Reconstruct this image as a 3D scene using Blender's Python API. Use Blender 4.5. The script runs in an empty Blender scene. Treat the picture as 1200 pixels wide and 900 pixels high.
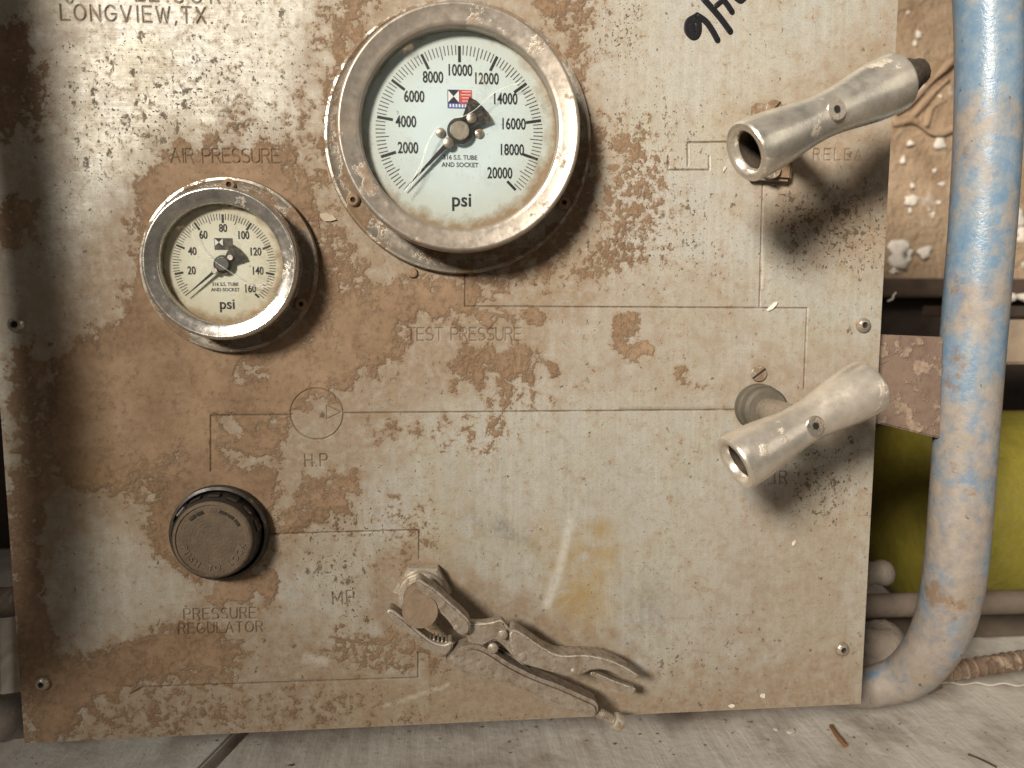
import bpy, bmesh, math, random
import numpy as np
from mathutils import Vector, Matrix

random.seed(7)
np.random.seed(7)
scene = bpy.context.scene
col = scene.collection

# ------------------------------------------------------------------ camera
YAW, PITCH, ROLL = (math.radians(a) for a in (4.905, 6.039, 0.051))
DIST = 0.39            # metres from lens to panel along the view axis
FOC = 870.0            # focal length in photo pixels (1200 wide)
_F = Vector((math.sin(YAW) * math.cos(PITCH), math.cos(YAW) * math.cos(PITCH), -math.sin(PITCH)))
_R = Vector((math.cos(YAW), -math.sin(YAW), 0))
_U = _R.cross(_F)
_R2 = _R * math.cos(ROLL) + _U * math.sin(ROLL)
_U2 = _U * math.cos(ROLL) - _R * math.sin(ROLL)
CAM = -DIST * _F
cam_data = bpy.data.cameras.new('camera')
cam = bpy.data.objects.new('camera', cam_data)
col.objects.link(cam)
m3 = Matrix((_R2, _U2, -_F)).transposed()
cam.matrix_world = Matrix.Translation(CAM) @ m3.to_4x4()
cam_data.sensor_width = 36.0
cam_data.lens = FOC / 1200 * 36.0
cam_data.clip_start = 0.01
cam_data.clip_end = 50
cam_data.dof.use_dof = True
cam_data.dof.focus_distance = 0.385
cam_data.dof.aperture_fstop = 8.0
scene.camera = cam

# ------------------------------------------------------------------ light
world = bpy.data.worlds.new('World')
scene.world = world
world.use_nodes = True
bgn = world.node_tree.nodes['Background']
bgn.inputs[0].default_value = (1.0, 0.88, 0.74, 1)
bgn.inputs[1].default_value = 0.058


def look_at(o, target):
    d = Vector(target) - o.location
    o.rotation_euler = d.to_track_quat('-Z', 'Y').to_euler()


kl = bpy.data.lights.new('work_lamp', 'SPOT')
kl.energy = 760
kl.color = (1.0, 0.92, 0.80)
kl.shadow_soft_size = 0.34
kl.spot_size = math.radians(25.5)
kl.spot_blend = 1.0
key = bpy.data.objects.new('work_lamp', kl)
key.location = (-1.38, -2.15, 1.22)
col.objects.link(key)
look_at(key, (0.20, 0, 0.20))

fl = bpy.data.lights.new('soft_fill', 'AREA')  # added soft fill for reflections, stands for no known fixture
fl.shape = 'RECTANGLE'
fl.size = 0.22
fl.size_y = 1.3
fl.energy = 1.0
fl.color = (1.0, 0.9, 0.76)
fill = bpy.data.objects.new('soft_fill', fl)
fill.location = (-0.75, -0.7, 1.30)
col.objects.link(fill)
look_at(fill, (0.05, 0.0, 0.0))

bl = bpy.data.lights.new('reflection_fill', 'AREA')  # added large dim fill so the bar handles and bezels have something to reflect
bl.shape = 'RECTANGLE'
bl.size = 1.3
bl.size_y = 1.5
bl.energy = 5.2
bl.color = (1.0, 0.92, 0.80)
reflect_fill = bpy.data.objects.new('reflection_fill', bl)
reflect_fill.location = (2.0, -1.75, 0.95)
col.objects.link(reflect_fill)
look_at(reflect_fill, (0.1, 0, 0.05))

scene.view_settings.view_transform = 'Standard'
scene.view_settings.look = 'None'
scene.view_settings.exposure = 0.08
scene.view_settings.gamma = 1.0
scene.view_settings.use_curve_mapping = False


# ------------------------------------------------------------------ helpers
def P(px, py, d=0.0):
    """photo pixel -> world point on the plane d metres in front of the panel face"""
    dd = _F + _R2 * ((px - 600) / FOC) + _U2 * ((450 - py) / FOC)
    t = (-d - CAM.y) / dd.y
    return CAM + dd * t


def pix(x, y, z):
    vx, vy, vz = x - CAM.x, y - CAM.y, z - CAM.z
    w = vx * _F.x + vy * _F.y + vz * _F.z
    a = vx * _R2.x + vy * _R2.y + vz * _R2.z
    b = vx * _U2.x + vy * _U2.y + vz * _U2.z
    return 600 + FOC * a / w, 450 - FOC * b / w


def thing(name, label, cat, loc=(0, 0, 0), group=None):
    o = bpy.data.objects.new(name, None)
    o.empty_display_size = 0.01
    col.objects.link(o)
    o.location = loc
    o['label'] = label
    o['category'] = cat
    if group:
        o['group'] = group
    return o


def tag(o, label, cat, group=None):
    o['label'] = label
    o['category'] = cat
    if group:
        o['group'] = group
    return o


def wloc(o):
    v = Vector(o.location)
    while o.parent:
        v = Vector((0, 0, 0))
        o = o.parent
        v = Vector(o.location)
    return v


def link(name, me, mat, parent=None, smooth=False, angle=None):
    """world-space mesh becomes a (child) object"""
    o = bpy.data.objects.new(name, me)
    col.objects.link(o)
    if mat is not None:
        me.materials.append(mat)
    if smooth:
        for p in me.polygons:
            p.use_smooth = True
        if angle:
            me.set_sharp_from_angle(angle=math.radians(angle))
    if parent is not None:
        o.parent = parent
        root = parent
        while root.parent:
            root = root.parent
        if parent.parent is None:
            o.matrix_parent_inverse = Matrix.Translation(-Vector(root.location))
        else:
            o.matrix_parent_inverse = Matrix.Identity(4)
    return o


def from_bm(name, bm, mat, parent=None, smooth=False, angle=None):
    bmesh.ops.recalc_face_normals(bm, faces=bm.faces)
    me = bpy.data.meshes.new(name)
    bm.to_mesh(me)
    bm.free()
    return link(name, me, mat, parent, smooth, angle)


def lathe(bm, prof, center, n=64, axis=(0, -1, 0), a0=0.0):
    """revolve [(radius, height)] round axis through center"""
    ax = Vector(axis).normalized()
    u = ax.orthogonal().normalized()
    v = ax.cross(u)
    c = Vector(center)
    rings = []
    for r, h in prof:
        if r < 1e-7:
            rings.append([bm.verts.new(c + ax * h)])
        else:
            rings.append([bm.verts.new(c + ax * h + (u * math.cos(a0 + 2 * math.pi * i / n) + v * math.sin(a0 + 2 * math.pi * i / n)) * r) for i in range(n)])
    for a, b in zip(rings, rings[1:]):
        for i in range(n):
            j = (i + 1) % n
            if len(a) == 1 and len(b) == 1:
                continue
            if len(a) == 1:
                bm.faces.new((a[0], b[i], b[j]))
            elif len(b) == 1:
                bm.faces.new((a[i], a[j], b[0]))
            else:
                bm.faces.new((a[i], a[j], b[j], b[i]))
    return rings


def lathe_obj(name, prof, center, mat, parent, n=64, axis=(0, -1, 0), angle=35, a0=0.0):
    bm = bmesh.new()
    lathe(bm, prof, center, n, axis, a0)
    return from_bm(name, bm, mat, parent, True, angle)


def tube(bm, pts, radii, n=12, cap=True):
    pts = [Vector(p) for p in pts]
    if not hasattr(radii, '__len__'):
        radii = [radii] * len(pts)
    rings = []
    prev = None
    for i, p in enumerate(pts):
        t = (pts[min(i + 1, len(pts) - 1)] - pts[max(i - 1, 0)]).normalized()
        if prev is None:
            u = t.orthogonal().normalized()
        else:
            u = (prev - t * prev.dot(t)).normalized()
        prev = u
        v = t.cross(u)
        rings.append([bm.verts.new(p + (u * math.cos(2 * math.pi * k / n) + v * math.sin(2 * math.pi * k / n)) * radii[i]) for k in range(n)])
    for a, b in zip(rings, rings[1:]):
        for k in range(n):
            bm.faces.new((a[k], a[(k + 1) % n], b[(k + 1) % n], b[k]))
    if cap:
        bm.faces.new(rings[0][::-1])
        bm.faces.new(rings[-1])
    return rings


def spline(pts, per=8):
    """Catmull-Rom through points"""
    pts = [Vector(p) for p in pts]
    q = [pts[0] * 2 - pts[1]] + pts + [pts[-1] * 2 - pts[-2]]
    out = []
    for i in range(1, len(q) - 2):
        for k in range(per):
            t = k / per
            a, b, c, d = q[i - 1], q[i], q[i + 1], q[i + 2]
            out.append(0.5 * ((2 * b) + (c - a) * t + (2 * a - 5 * b + 4 * c - d) * t * t + (3 * b - a - 3 * c + d) * t ** 3))
    out.append(pts[-1])
    return out


def box(bm, lo, hi, bevel=0.0, rot=None, jitter=0.0):
    r = bmesh.ops.create_cube(bm, size=1.0)
    vs = r['verts']
    lo, hi = Vector(lo), Vector(hi)
    c, s = (lo + hi) / 2, hi - lo
    for v in vs:
        v.co = Vector((v.co.x * s.x, v.co.y * s.y, v.co.z * s.z))
        if rot is not None:
            v.co = rot @ v.co
        v.co += c
    if bevel:
        es = [e for e in bm.edges if e.verts[0] in vs and e.verts[1] in vs]
        bmesh.ops.bevel(bm, geom=es, offset=bevel, segments=2, affect='EDGES')
    return vs


def slab(name, outline, depth, thick, mat, parent, bevel=0.0012, smooth_pts=True, segs=3, edge=None):
    """solid cut from an outline given in photo pixels, lying depth(px) in front of the panel"""
    pts = [Vector((a, b, 0)) for a, b in outline]
    if smooth_pts:
        q = spline(pts + [pts[0]], 3)[:-1]
    else:
        q = pts
    bm = bmesh.new()
    f = [bm.verts.new(P(p.x, p.y, depth(p.x) + thick / 2)) for p in q]
    b = [bm.verts.new(Vector((v.co.x, v.co.y + thick, v.co.z))) for v in f]
    n = len(q)
    ff = bm.faces.new(f)
    fb = bm.faces.new(b[::-1])
    for i in range(n):
        j = (i + 1) % n
        bm.faces.new((f[i], b[i], b[j], f[j]))
    bmesh.ops.recalc_face_normals(bm, faces=bm.faces)
    es = list(ff.edges) + list(fb.edges)
    if bevel:
        bmesh.ops.bevel(bm, geom=es, offset=bevel, segments=segs, affect='EDGES', clamp_overlap=True)
    bmesh.ops.recalc_face_normals(bm, faces=bm.faces)
    for fc in bm.faces:
        if 0.25 < abs(fc.normal.y) < 0.97 and fc.normal.y < 0:
            fc.material_index = 1
    o = from_bm(name, bm, mat, parent, True, 50)
    o.data.materials.append(M_wear)
    return o


def text_mesh(s, size, sx=1.0, align='CENTER', extrude=0.00006):
    cu = bpy.data.curves.new('lettering', 'FONT')
    cu.body = s
    cu.size = size
    cu.align_x = align
    cu.align_y = 'CENTER'
    cu.extrude = extrude
    cu.offset = size * 0.015
    cu.resolution_u = 3
    o = bpy.data.objects.new('lettering', cu)
    col.objects.link(o)
    dg = bpy.context.evaluated_depsgraph_get()
    me = bpy.data.meshes.new_from_object(o.evaluated_get(dg))
    bpy.data.objects.remove(o)
    bpy.data.curves.remove(cu)
    for v in me.vertices:
        x, y, z = v.co
        v.co = (x * sx, -z, y)
    return me


def put_text(name, s, size, center, mat, parent, sx=1.0, rot=0.0, extrude=0.00006):
    me = text_mesh(s, size, sx, extrude=extrude)
    c = Vector(center)
    M = Matrix.Rotation(rot, 4, 'Y')
    for v in me.vertices:
        v.co = M @ v.co + c
    me.name = name
    return link(name, me, mat, parent)


# ------------------------------------------------------------------ materials
class NT:
    def __init__(self, name):
        self.m = bpy.data.materials.new(name)
        self.m.use_nodes = True
        self.t = self.m.node_tree
        self.t.nodes.clear()
        self.out = self.t.nodes.new('ShaderNodeOutputMaterial')

    def n(self, typ, **kw):
        nd = self.t.nodes.new(typ)
        for k, v in kw.items():
            setattr(nd, k, v)
        return nd

    def set(self, sock, v):
        if isinstance(v, bpy.types.NodeSocket):
            self.t.links.new(v, sock)
        elif v is not None:
            if sock.type == 'RGBA' and len(v) == 3:
                v = (*v, 1)
            sock.default_value = v

    def math(self, op, a, b=None, clamp=False):
        nd = self.n('ShaderNodeMath', operation=op, use_clamp=clamp)
        self.set(nd.inputs[0], a)
        self.set(nd.inputs[1], b)
        return nd.outputs[0]

    def coord(self, kind='Object', scale=(1, 1, 1), rot=(0, 0, 0)):
        tc = self.n('ShaderNodeTexCoord')
        mp = self.n('ShaderNodeMapping')
        mp.inputs['Scale'].default_value = scale
        mp.inputs['Rotation'].default_value = rot
        self.t.links.new(tc.outputs[kind], mp.inputs[0])
        return mp.outputs[0]

    def noise(self, scale, detail=4, rough=0.55, co=None, dist=0.0, out=0):
        nd = self.n('ShaderNodeTexNoise')
        if co is not None:
            self.set(nd.inputs['Vector'], co)
        nd.inputs['Scale'].default_value = scale
        nd.inputs['Detail'].default_value = detail
        nd.inputs['Roughness'].default_value = rough
        nd.inputs['Distortion'].default_value = dist
        return nd.outputs[out]

    def voronoi(self, scale, co=None, feature='F1'):
        nd = self.n('ShaderNodeTexVoronoi', feature=feature)
        if co is not None:
            self.set(nd.inputs['Vector'], co)
        nd.inputs['Scale'].default_value = scale
        return nd.outputs[0]

    def ramp(self, v, lo, hi, a=0.0, b=1.0, smooth=False):
        nd = self.n('ShaderNodeMapRange')
        if smooth:
            nd.interpolation_type = 'SMOOTHSTEP'
        self.set(nd.inputs[0], v)
        for i, x in zip((1, 2, 3, 4), (lo, hi, a, b)):
            self.set(nd.inputs[i], x)
        return nd.outputs[0]

    def mix(self, f, a, b, mode='MIX'):
        nd = self.n('ShaderNodeMix', data_type='RGBA', blend_type=mode)
        self.set(nd.inputs[0], f)
        self.set(nd.inputs[6], a)
        self.set(nd.inputs[7], b)
        return nd.outputs[2]

    def fmix(self, f, a, b):
        nd = self.n('ShaderNodeMix', data_type='FLOAT')
        self.set(nd.inputs[0], f)
        self.set(nd.inputs[2], a)
        self.set(nd.inputs[3], b)
        return nd.outputs[0]

    def bump(self, h, dist, strength=1.0, normal=None):
        nd = self.n('ShaderNodeBump')
        nd.inputs['Strength'].default_value = strength
        nd.inputs['Distance'].default_value = dist
        self.set(nd.inputs['Height'], h)
        if normal is not None:
            self.set(nd.inputs['Normal'], normal)
        return nd.outputs[0]

    def bsdf(self, color, rough=0.6, metal=0.0, normal=None, spec=None, coat=None):
        b = self.n('ShaderNodeBsdfPrincipled')
        self.set(b.inputs['Base Color'], color)
        self.set(b.inputs['Roughness'], rough)
        self.set(b.inputs['Metallic'], metal)
        if normal is not None:
            self.set(b.inputs['Normal'], normal)
        if spec is not None:
            self.set(b.inputs['Specular IOR Level'], spec)
        if coat is not None:
            self.set(b.inputs['Coat Weight'], coat)
        self.t.links.new(b.outputs[0], self.out.inputs[0])
        return b


MUD_A, MUD_B, MUD_C = (0.225, 0.144, 0.084), (0.155, 0.094, 0.052), (0.33, 0.228, 0.145)


def simple(name, color, rough=0.6, metal=0.0, var=0.15, scale=120, bump=0.0, bscale=600):
    k = NT(name)
    co = k.coord()
    n1 = k.noise(scale, 5, 0.6, co)
    dark = tuple(c * (1 - var) for c in color)
    lite = tuple(min(1, c * (1 + var)) for c in color)
    nm = None
    if bump:
        nm = k.bump(k.noise(bscale, 4, 0.6, co), bump)
    k.bsdf(k.mix(k.ramp(n1, 0.3, 0.7), dark, lite), rough, metal, nm)
    return k.m


def dirty_metal(name, base, rough=0.3, metal=0.9, dirt=0.5, dscale=70, dirtcol=MUD_A, lo=0.02, scratches=True, film=0.2, bump=0.0002):
    """metal with patchy dried mud; dirt = share of the surface that is covered"""
    k = NT(name)
    co = k.coord()
    d1 = k.noise(dscale, 9, 0.66, co)
    d2 = k.noise(dscale * 5, 5, 0.6, co)
    thr = 0.72 - 0.42 * dirt
    mask = k.ramp(d1, thr - lo, thr + lo * 2.2)
    filmm = k.ramp(k.noise(dscale * 0.6, 5, 0.6, co), 0.3, 0.75, 0.0, film * 1.6)
    dc = k.mix(k.ramp(d2, 0.3, 0.7), tuple(c * 0.72 for c in dirtcol), tuple(c * 1.3 for c in dirtcol))
    b1 = k.mix(k.ramp(k.noise(dscale * 3, 6, 0.6, co), 0.35, 0.7), base, tuple(c * 0.75 for c in base))
    c0 = k.mix(filmm, b1, dirtcol)
    c = k.mix(mask, c0, dc)
    ro = k.fmix(mask, k.ramp(k.noise(dscale * 4, 6, 0.65, co), 0.3, 0.75, rough * 0.7, rough * 1.5), 0.85)
    me = k.math('MULTIPLY', k.math('SUBTRACT', 1.0, mask), k.math('SUBTRACT', metal, k.math('MULTIPLY', filmm, metal * 0.8)))
    h = k.math('ADD', k.math('MULTIPLY', mask, 0.7), k.math('MULTIPLY', d2, 0.35))
    k.bsdf(c, ro, me, k.bump(h, bump))
    return k.m


def panel_material():
    k = NT('dirty_brushed_steel')
    co = k.coord()
    A = k.n('ShaderNodeAttribute', attribute_name='dirt_a')
    sa = k.n('ShaderNodeSeparateColor')
    k.t.links.new(A.outputs['Color'], sa.inputs[0])
    mud, film, speck, ochre = sa.outputs[0], sa.outputs[1], sa.outputs[2], A.outputs['Alpha']
    B = k.n('ShaderNodeAttribute', attribute_name='dirt_b')
    sb = k.n('ShaderNodeSeparateColor')
    k.t.links.new(B.outputs['Color'], sb.inputs[0])
    groove, scrape, grey_mark = sb.outputs[0], sb.outputs[1], sb.outputs[2]
    n1 = k.noise(62, 8, 0.66, co, 0.35)
    n2 = k.noise(330, 5, 0.6, co)
    nlow = k.noise(42, 4, 0.6, co, 0.3)
    nmid = k.noise(150, 7, 0.70, co, 0.25)
    n3 = k.noise(1300, 3, 0.6, co)
    # mud with flaking edges
    nn = k.math('ADD', k.math('MULTIPLY', k.math('SUBTRACT', nlow, 0.5), 0.8), k.math('ADD', k.math('MULTIPLY', k.math('SUBTRACT', nmid, 0.5), 2.1), k.math('MULTIPLY', k.math('SUBTRACT', n2, 0.5), 1.35)))
    val = k.math('ADD', k.math('MULTIPLY', mud, 1.12), nn)
    mask = k.fmix(k.ramp(k.noise(23, 4, 0.6, co), 0.42, 0.58), k.ramp(val, 0.36, 0.74, smooth=True), k.ramp(val, 0.50, 0.58, smooth=True))
    thin = k.ramp(val, 0.12, 0.56, 0, 0.72, smooth=True)
    # metal
    streak = k.noise(1.0, 4, 0.65, k.coord(scale=(35, 35, 1700)))
    vstreak = k.noise(1.0, 4, 0.6, k.coord(scale=(420, 420, 12)))
    low = k.noise(14, 5, 0.6, co)
    base = k.mix(k.ramp(low, 0.32, 0.68), (0.465, 0.45, 0.405), (0.42, 0.42, 0.39))
    base = k.mix(k.ramp(k.noise(20, 5, 0.6, co), 0.45, 0.68, 0.0, 0.75), base, (0.385, 0.365, 0.275))
    base = k.mix(k.ramp(k.noise(27, 5, 0.6, co), 0.50, 0.66, 0.0, 0.7), base, (0.45, 0.455, 0.445))
    base = k.mix(k.ramp(n2, 0.35, 0.75, 0.0, 0.6), base, (0.33, 0.285, 0.215))
    base = k.mix(k.ramp(streak, 0.35, 0.75, 0.0, 0.28), base, (0.30, 0.26, 0.20))
    base = k.mix(k.ramp(vstreak, 0.45, 0.8, 0.0, 0.42), base, (0.58, 0.55, 0.48))
    base = k.mix(k.math('MULTIPLY', grey_mark, k.ramp(n2, 0.3, 0.6)), base, (0.17, 0.165, 0.155))
    base = k.mix(k.math('MULTIPLY', ochre, k.ramp(n1, 0.3, 0.62)), base, (0.36, 0.24, 0.075))
    base = k.mix(k.ramp(nmid, 0.48, 0.72, 0.0, 0.6), base, (0.285, 0.23, 0.16))
    base = k.mix(k.ramp(n3, 0.52, 0.70, 0.0, 0.62), base, (0.19, 0.145, 0.098))
    fn = k.ramp(k.math('ADD', film, k.math('MULTIPLY', k.math('SUBTRACT', n1, 0.5), 1.1)), 0.06, 0.80, 0.0, 0.95)
    filmc = k.mix(k.ramp(n2, 0.3, 0.7), (0.195, 0.140, 0.090), (0.300, 0.228, 0.158))
    fn = k.math('MULTIPLY', fn, k.ramp(nmid, 0.30, 0.52, 0.55, 1.0))
    c = k.mix(fn, base, filmc)
    c = k.mix(k.math('MULTIPLY', thin, k.ramp(n2, 0.3, 0.62, 0.35, 1.0)), c, (0.265, 0.185, 0.115))
    # small dark specks in two sizes
    clus = k.ramp(k.noise(38, 4, 0.6, co), 0.30, 0.68, 0.45, 1.1)
    speck = k.math('MULTIPLY', speck, clus)
    s1 = k.math('ADD', k.noise(560, 3, 0.58, co, 0.1), k.math('MULTIPLY', speck, 0.24))
    sm = k.ramp(s1, 0.715, 0.77)
    s2 = k.math('ADD', k.noise(210, 6, 0.62, k.coord(scale=(1, 1, 0.8)), 0.1), k.math('MULTIPLY', speck, 0.22))
    sm2 = k.ramp(s2, 0.68, 0.74, 0, 0.85)
    spk = k.math('MAXIMUM', sm, sm2)
    c = k.mix(spk, c, (0.095, 0.060, 0.034))
    # thick mud colour
    mc = k.mix(k.ramp(n2, 0.3, 0.7), MUD_B, MUD_A)
    mc = k.mix(k.ramp(k.noise(24, 6, 0.65, co), 0.4, 0.68, 0, 0.75), mc, MUD_C)
    mc = k.mix(k.math('MULTIPLY', ochre, 0.6), mc, (0.27, 0.175, 0.06))
    mc = k.mix(k.ramp(n3, 0.55, 0.75, 0, 0.35), mc, (0.36, 0.25, 0.16))
    mc = k.mix(k.ramp(k.noise(70, 7, 0.7, co), 0.52, 0.70, 0, 0.6), mc, (0.125, 0.076, 0.042))
    deep = k.ramp(k.math('ADD', val, k.math('MULTIPLY', k.math('SUBTRACT', n1, 0.5), 1.2)), 0.72, 1.05)
    mc = k.mix(k.math('MULTIPLY', k.math('SUBTRACT', 1.0, deep), 0.30), mc, (0.135, 0.078, 0.042))
    c = k.mix(k.math('MULTIPLY', mask, k.ramp(nmid, 0.25, 0.5, 0.78, 1.0)), c, mc)
    c = k.mix(k.math('MULTIPLY', scrape, k.ramp(n2, 0.3, 0.5)), c, (0.52, 0.49, 0.43))
    c = k.mix(k.math('MULTIPLY', groove, k.ramp(nmid, 0.3, 0.6, 0.25, 0.85)), c, (0.11, 0.07, 0.04))
    dust = k.math('MAXIMUM', mask, k.math('MAXIMUM', k.math('MULTIPLY', fn, 0.8), k.math('MAXIMUM', spk, thin)))
    ro = k.fmix(dust, k.ramp(k.math('ADD', streak, n2), 0.7, 1.3, 0.42, 0.62), 0.86)
    me = k.math('MULTIPLY', k.math('SUBTRACT', 1.0, dust), 0.25)
    rel = k.math('MULTIPLY', k.ramp(val, 0.48, 0.90), 0.55)
    h = k.math('ADD', rel, k.math('MULTIPLY', n2, k.fmix(mask, 0.10, 0.45)))
    h = k.math('ADD', h, k.math('MULTIPLY', n3, k.fmix(dust, 0.03, 0.22)))
    h = k.math('ADD', h, k.math('MULTIPLY', streak, 0.06))
    h = k.math('ADD', h, k.math('MULTIPLY', spk, 0.35))
    nm = k.bump(h, 0.0006, 0.9)
    k.bsdf(c, ro, me, nm)
    return k.m


def dial_material(name, base, rad, dirt, seed):
    """printed dial; grime gathers at the rim with an uneven outline"""
    k = NT(name)
    co = k.coord('Object')
    sp = k.n('ShaderNodeSeparateXYZ')
    tc = k.n('ShaderNodeTexCoord')
    k.t.links.new(tc.outputs['Object'], sp.inputs[0])
    r = k.math('SQRT', k.math('ADD', k.math('MULTIPLY', sp.outputs[0], sp.outputs[0]), k.math('MULTIPLY', sp.outputs[2], sp.outputs[2])))
    low = k.ramp(k.math('ADD', sp.outputs[2], k.math('MULTIPLY', sp.outputs[0], -0.55)), rad, -rad, -0.02, 0.13)
    n1 = k.noise(90 + seed, 8, 0.66, co)
    n2 = k.noise(420 + seed, 4, 0.6, co)
    v = k.math('ADD', k.math('DIVIDE', r, rad), k.math('ADD', low, k.math('MULTIPLY', k.math('SUBTRACT', n1, 0.5), 0.42)))
    m = k.ramp(v, 1.04 - dirt * 0.10, 1.17 - dirt * 0.08, 0, 0.9)
    soft = k.ramp(v, 0.75 - dirt * 0.35, 1.1, 0, 0.55 * dirt)
    spots = k.ramp(k.math('ADD', n2, k.math('MULTIPLY', n1, 0.35)), 0.86, 0.92, 0, 0.75)
    c = k.mix(soft, base, (0.42, 0.34, 0.20))
    c = k.mix(m, c, (0.27, 0.17, 0.085))
    c = k.mix(spots, c, (0.20, 0.13, 0.075))
    k.bsdf(c, 0.55, 0.0, k.bump(k.math('ADD', m, spots), 0.0002))
    return k.m


def glass_material(name, dirt=0.3):
    k = NT(name)
    co = k.coord()
    tr = k.n('ShaderNodeBsdfTransparent')
    tr.inputs[0].default_value = (0.97, 0.98, 0.96, 1)
    gl = k.n('ShaderNodeBsdfGlossy')
    gl.inputs['Roughness'].default_value = 0.04
    fr = k.n('ShaderNodeFresnel')
    fr.inputs[0].default_value = 1.45
    mx = k.n('ShaderNodeMixShader')
    k.t.links.new(fr.outputs[0], mx.inputs[0])
    k.t.links.new(tr.outputs[0], mx.inputs[1])
    k.t.links.new(gl.outputs[0], mx.inputs[2])
    df = k.n('ShaderNodeBsdfDiffuse')
    df.inputs[0].default_value = (0.42, 0.33, 0.22, 1)
    d = k.ramp(k.math('ADD', k.noise(70, 8, 0.7, co), k.math('MULTIPLY', k.noise(600, 4, 0.6, co), 0.3)), 0.76 - 0.06 * dirt, 0.95, 0.0, 0.6 * dirt)
    m2 = k.n('ShaderNodeMixShader')
    k.t.links.new(d, m2.inputs[0])
    k.t.links.new(mx.outputs[0], m2.inputs[1])
    k.t.links.new(df.outputs[0], m2.inputs[2])
    k.t.links.new(m2.outputs[0], k.out.inputs[0])
    return k.m


def pipe_material():
    k = NT('worn_blue_paint')
    co = k.coord()
    sp = k.n('ShaderNodeSeparateXYZ')
    tc = k.n('ShaderNodeTexCoord')
    k.t.links.new(tc.outputs['Object'], sp.inputs[0])
    zz = k.ramp(sp.outputs[2], -0.12, 0.20, 0.035, -0.12)
    n1 = k.noise(26, 10, 0.66, co, 0.3)
    n2 = k.noise(150, 7, 0.65, co)
    n3 = k.noise(600, 4, 0.6, co)
    v = k.math('ADD', k.math('ADD', n1, k.math('MULTIPLY', k.math('SUBTRACT', n2, 0.5), 0.35)), zz)
    m = k.ramp(v, 0.34, 0.60, 0.12, 0.90, smooth=True)
    blue = k.mix(k.ramp(n2, 0.3, 0.7), (0.095, 0.195, 0.315), (0.205, 0.275, 0.335))
    dust = k.mix(k.ramp(n2, 0.3, 0.7), (0.225, 0.178, 0.138), (0.33, 0.275, 0.225))
    dust = k.mix(k.ramp(k.noise(60, 6, 0.6, k.coord(scale=(1.3, 1.3, 0.7))), 0.5, 0.68, 0, 0.4), dust, (0.28, 0.20, 0.11))
    c = k.mix(m, blue, dust)
    sp2 = k.ramp(k.noise(210, 5, 0.66, co), 0.66, 0.71)
    c = k.mix(k.ramp(k.noise(34, 8, 0.7, co), 0.60, 0.66, 0, 0.8), c, (0.20, 0.125, 0.07))
    c = k.mix(sp2, c, (0.06, 0.04, 0.03))
    h = k.math('ADD', k.math('MULTIPLY', n2, 0.7), k.math('MULTIPLY', n3, 0.35))
    k.bsdf(c, k.fmix(m, 0.26, 0.66), 0.0, k.bump(h, 0.00035), 0.5)
    return k.m


def floor_material(name, a, b, stain, rough=0.55):
    k = NT(name)
    co = k.coord()
    g = k.noise(1.0, 8, 0.65, k.coord(scale=(95, 9, 60), rot=(0, 0, 0.5)))
    n = k.noise(18, 9, 0.66, co)
    n2 = k.noise(220, 5, 0.6, co)
    c = k.mix(k.ramp(g, 0.3, 0.7), a, b)
    c = k.mix(k.ramp(n, 0.48, 0.68, 0, 0.8), c, stain)
    c = k.mix(k.ramp(n2, 0.66, 0.74, 0, 0.6), c, tuple(x * 0.4 for x in stain))
    k.bsdf(c, k.ramp(n2, 0.3, 0.7, rough - 0.1, rough + 0.15), 0.0, k.bump(k.math('ADD', g, k.math('MULTIPLY', n2, 0.4)), 0.0012))
    return k.m


M_panel = panel_material()
M_edge = dirty_metal('plate_edge_steel', (0.45, 0.42, 0.36), 0.4, 0.6, 0.5, 80)
M_bezel = dirty_metal('dusty_gauge_steel', (0.47, 0.425, 0.37), 0.36, 0.75, 0.26, 60, (0.27, 0.20, 0.14), film=0.38)
M_bezel_s = dirty_metal('scuffed_chrome', (0.66, 0.63, 0.58), 0.24, 0.95, 0.24, 75, (0.27, 0.19, 0.12), film=0.18)
M_flange = dirty_metal('muddy_flange_steel', (0.46, 0.42, 0.36), 0.36, 0.75, 0.54, 85, (0.19, 0.125, 0.075), film=0.36)
M_handle = dirty_metal('scuffed_handle_metal', (0.86, 0.81, 0.72), 0.28, 0.90, 0.20, 60, (0.46, 0.38, 0.285), film=0.28, bump=0.0003)
M_handle2 = dirty_metal('dusty_handle_metal', (0.86, 0.80, 0.72), 0.30, 0.88, 0.24, 45, (0.48, 0.385, 0.285), film=0.36, bump=0.0003)
M_plier = dirty_metal('mud_caked_tool_steel', (0.47, 0.41, 0.34), 0.42, 0.45, 0.50, 230, (0.17, 0.122, 0.081), lo=0.07, film=0.45, bump=0.0003)
M_wear = dirty_metal('worn_bright_edge_steel', (0.78, 0.71, 0.61), 0.42, 0.35, 0.40, 260, (0.22, 0.16, 0.11), film=0.2, bump=0.0004)
M_nut = dirty_metal('muddy_nut_steel', (0.62, 0.56, 0.47), 0.36, 0.6, 0.42, 130, (0.25, 0.18, 0.12), film=0.3)
M_stub = simple('dust_covered_steel', (0.235, 0.170, 0.115), 0.8, 0.1, 0.18, 200, 0.0004)
M_screw = dirty_metal('screw_steel', (0.55, 0.50, 0.43), 0.32, 0.85, 0.35, 200, film=0.3)
M_rust_screw = dirty_metal('muddy_screw', (0.33, 0.24, 0.16), 0.6, 0.3, 0.8, 200)
M_hole = simple('dark_hollow', (0.012, 0.009, 0.007), 0.9, 0, 0.1)
M_inner = simple('dirty_tube_bore', (0.06, 0.045, 0.033), 0.7, 0.4, 0.4, 200, 0.0005)
M_black = simple('black_print', (0.012, 0.012, 0.013), 0.55, 0, 0.3, 300)
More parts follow.
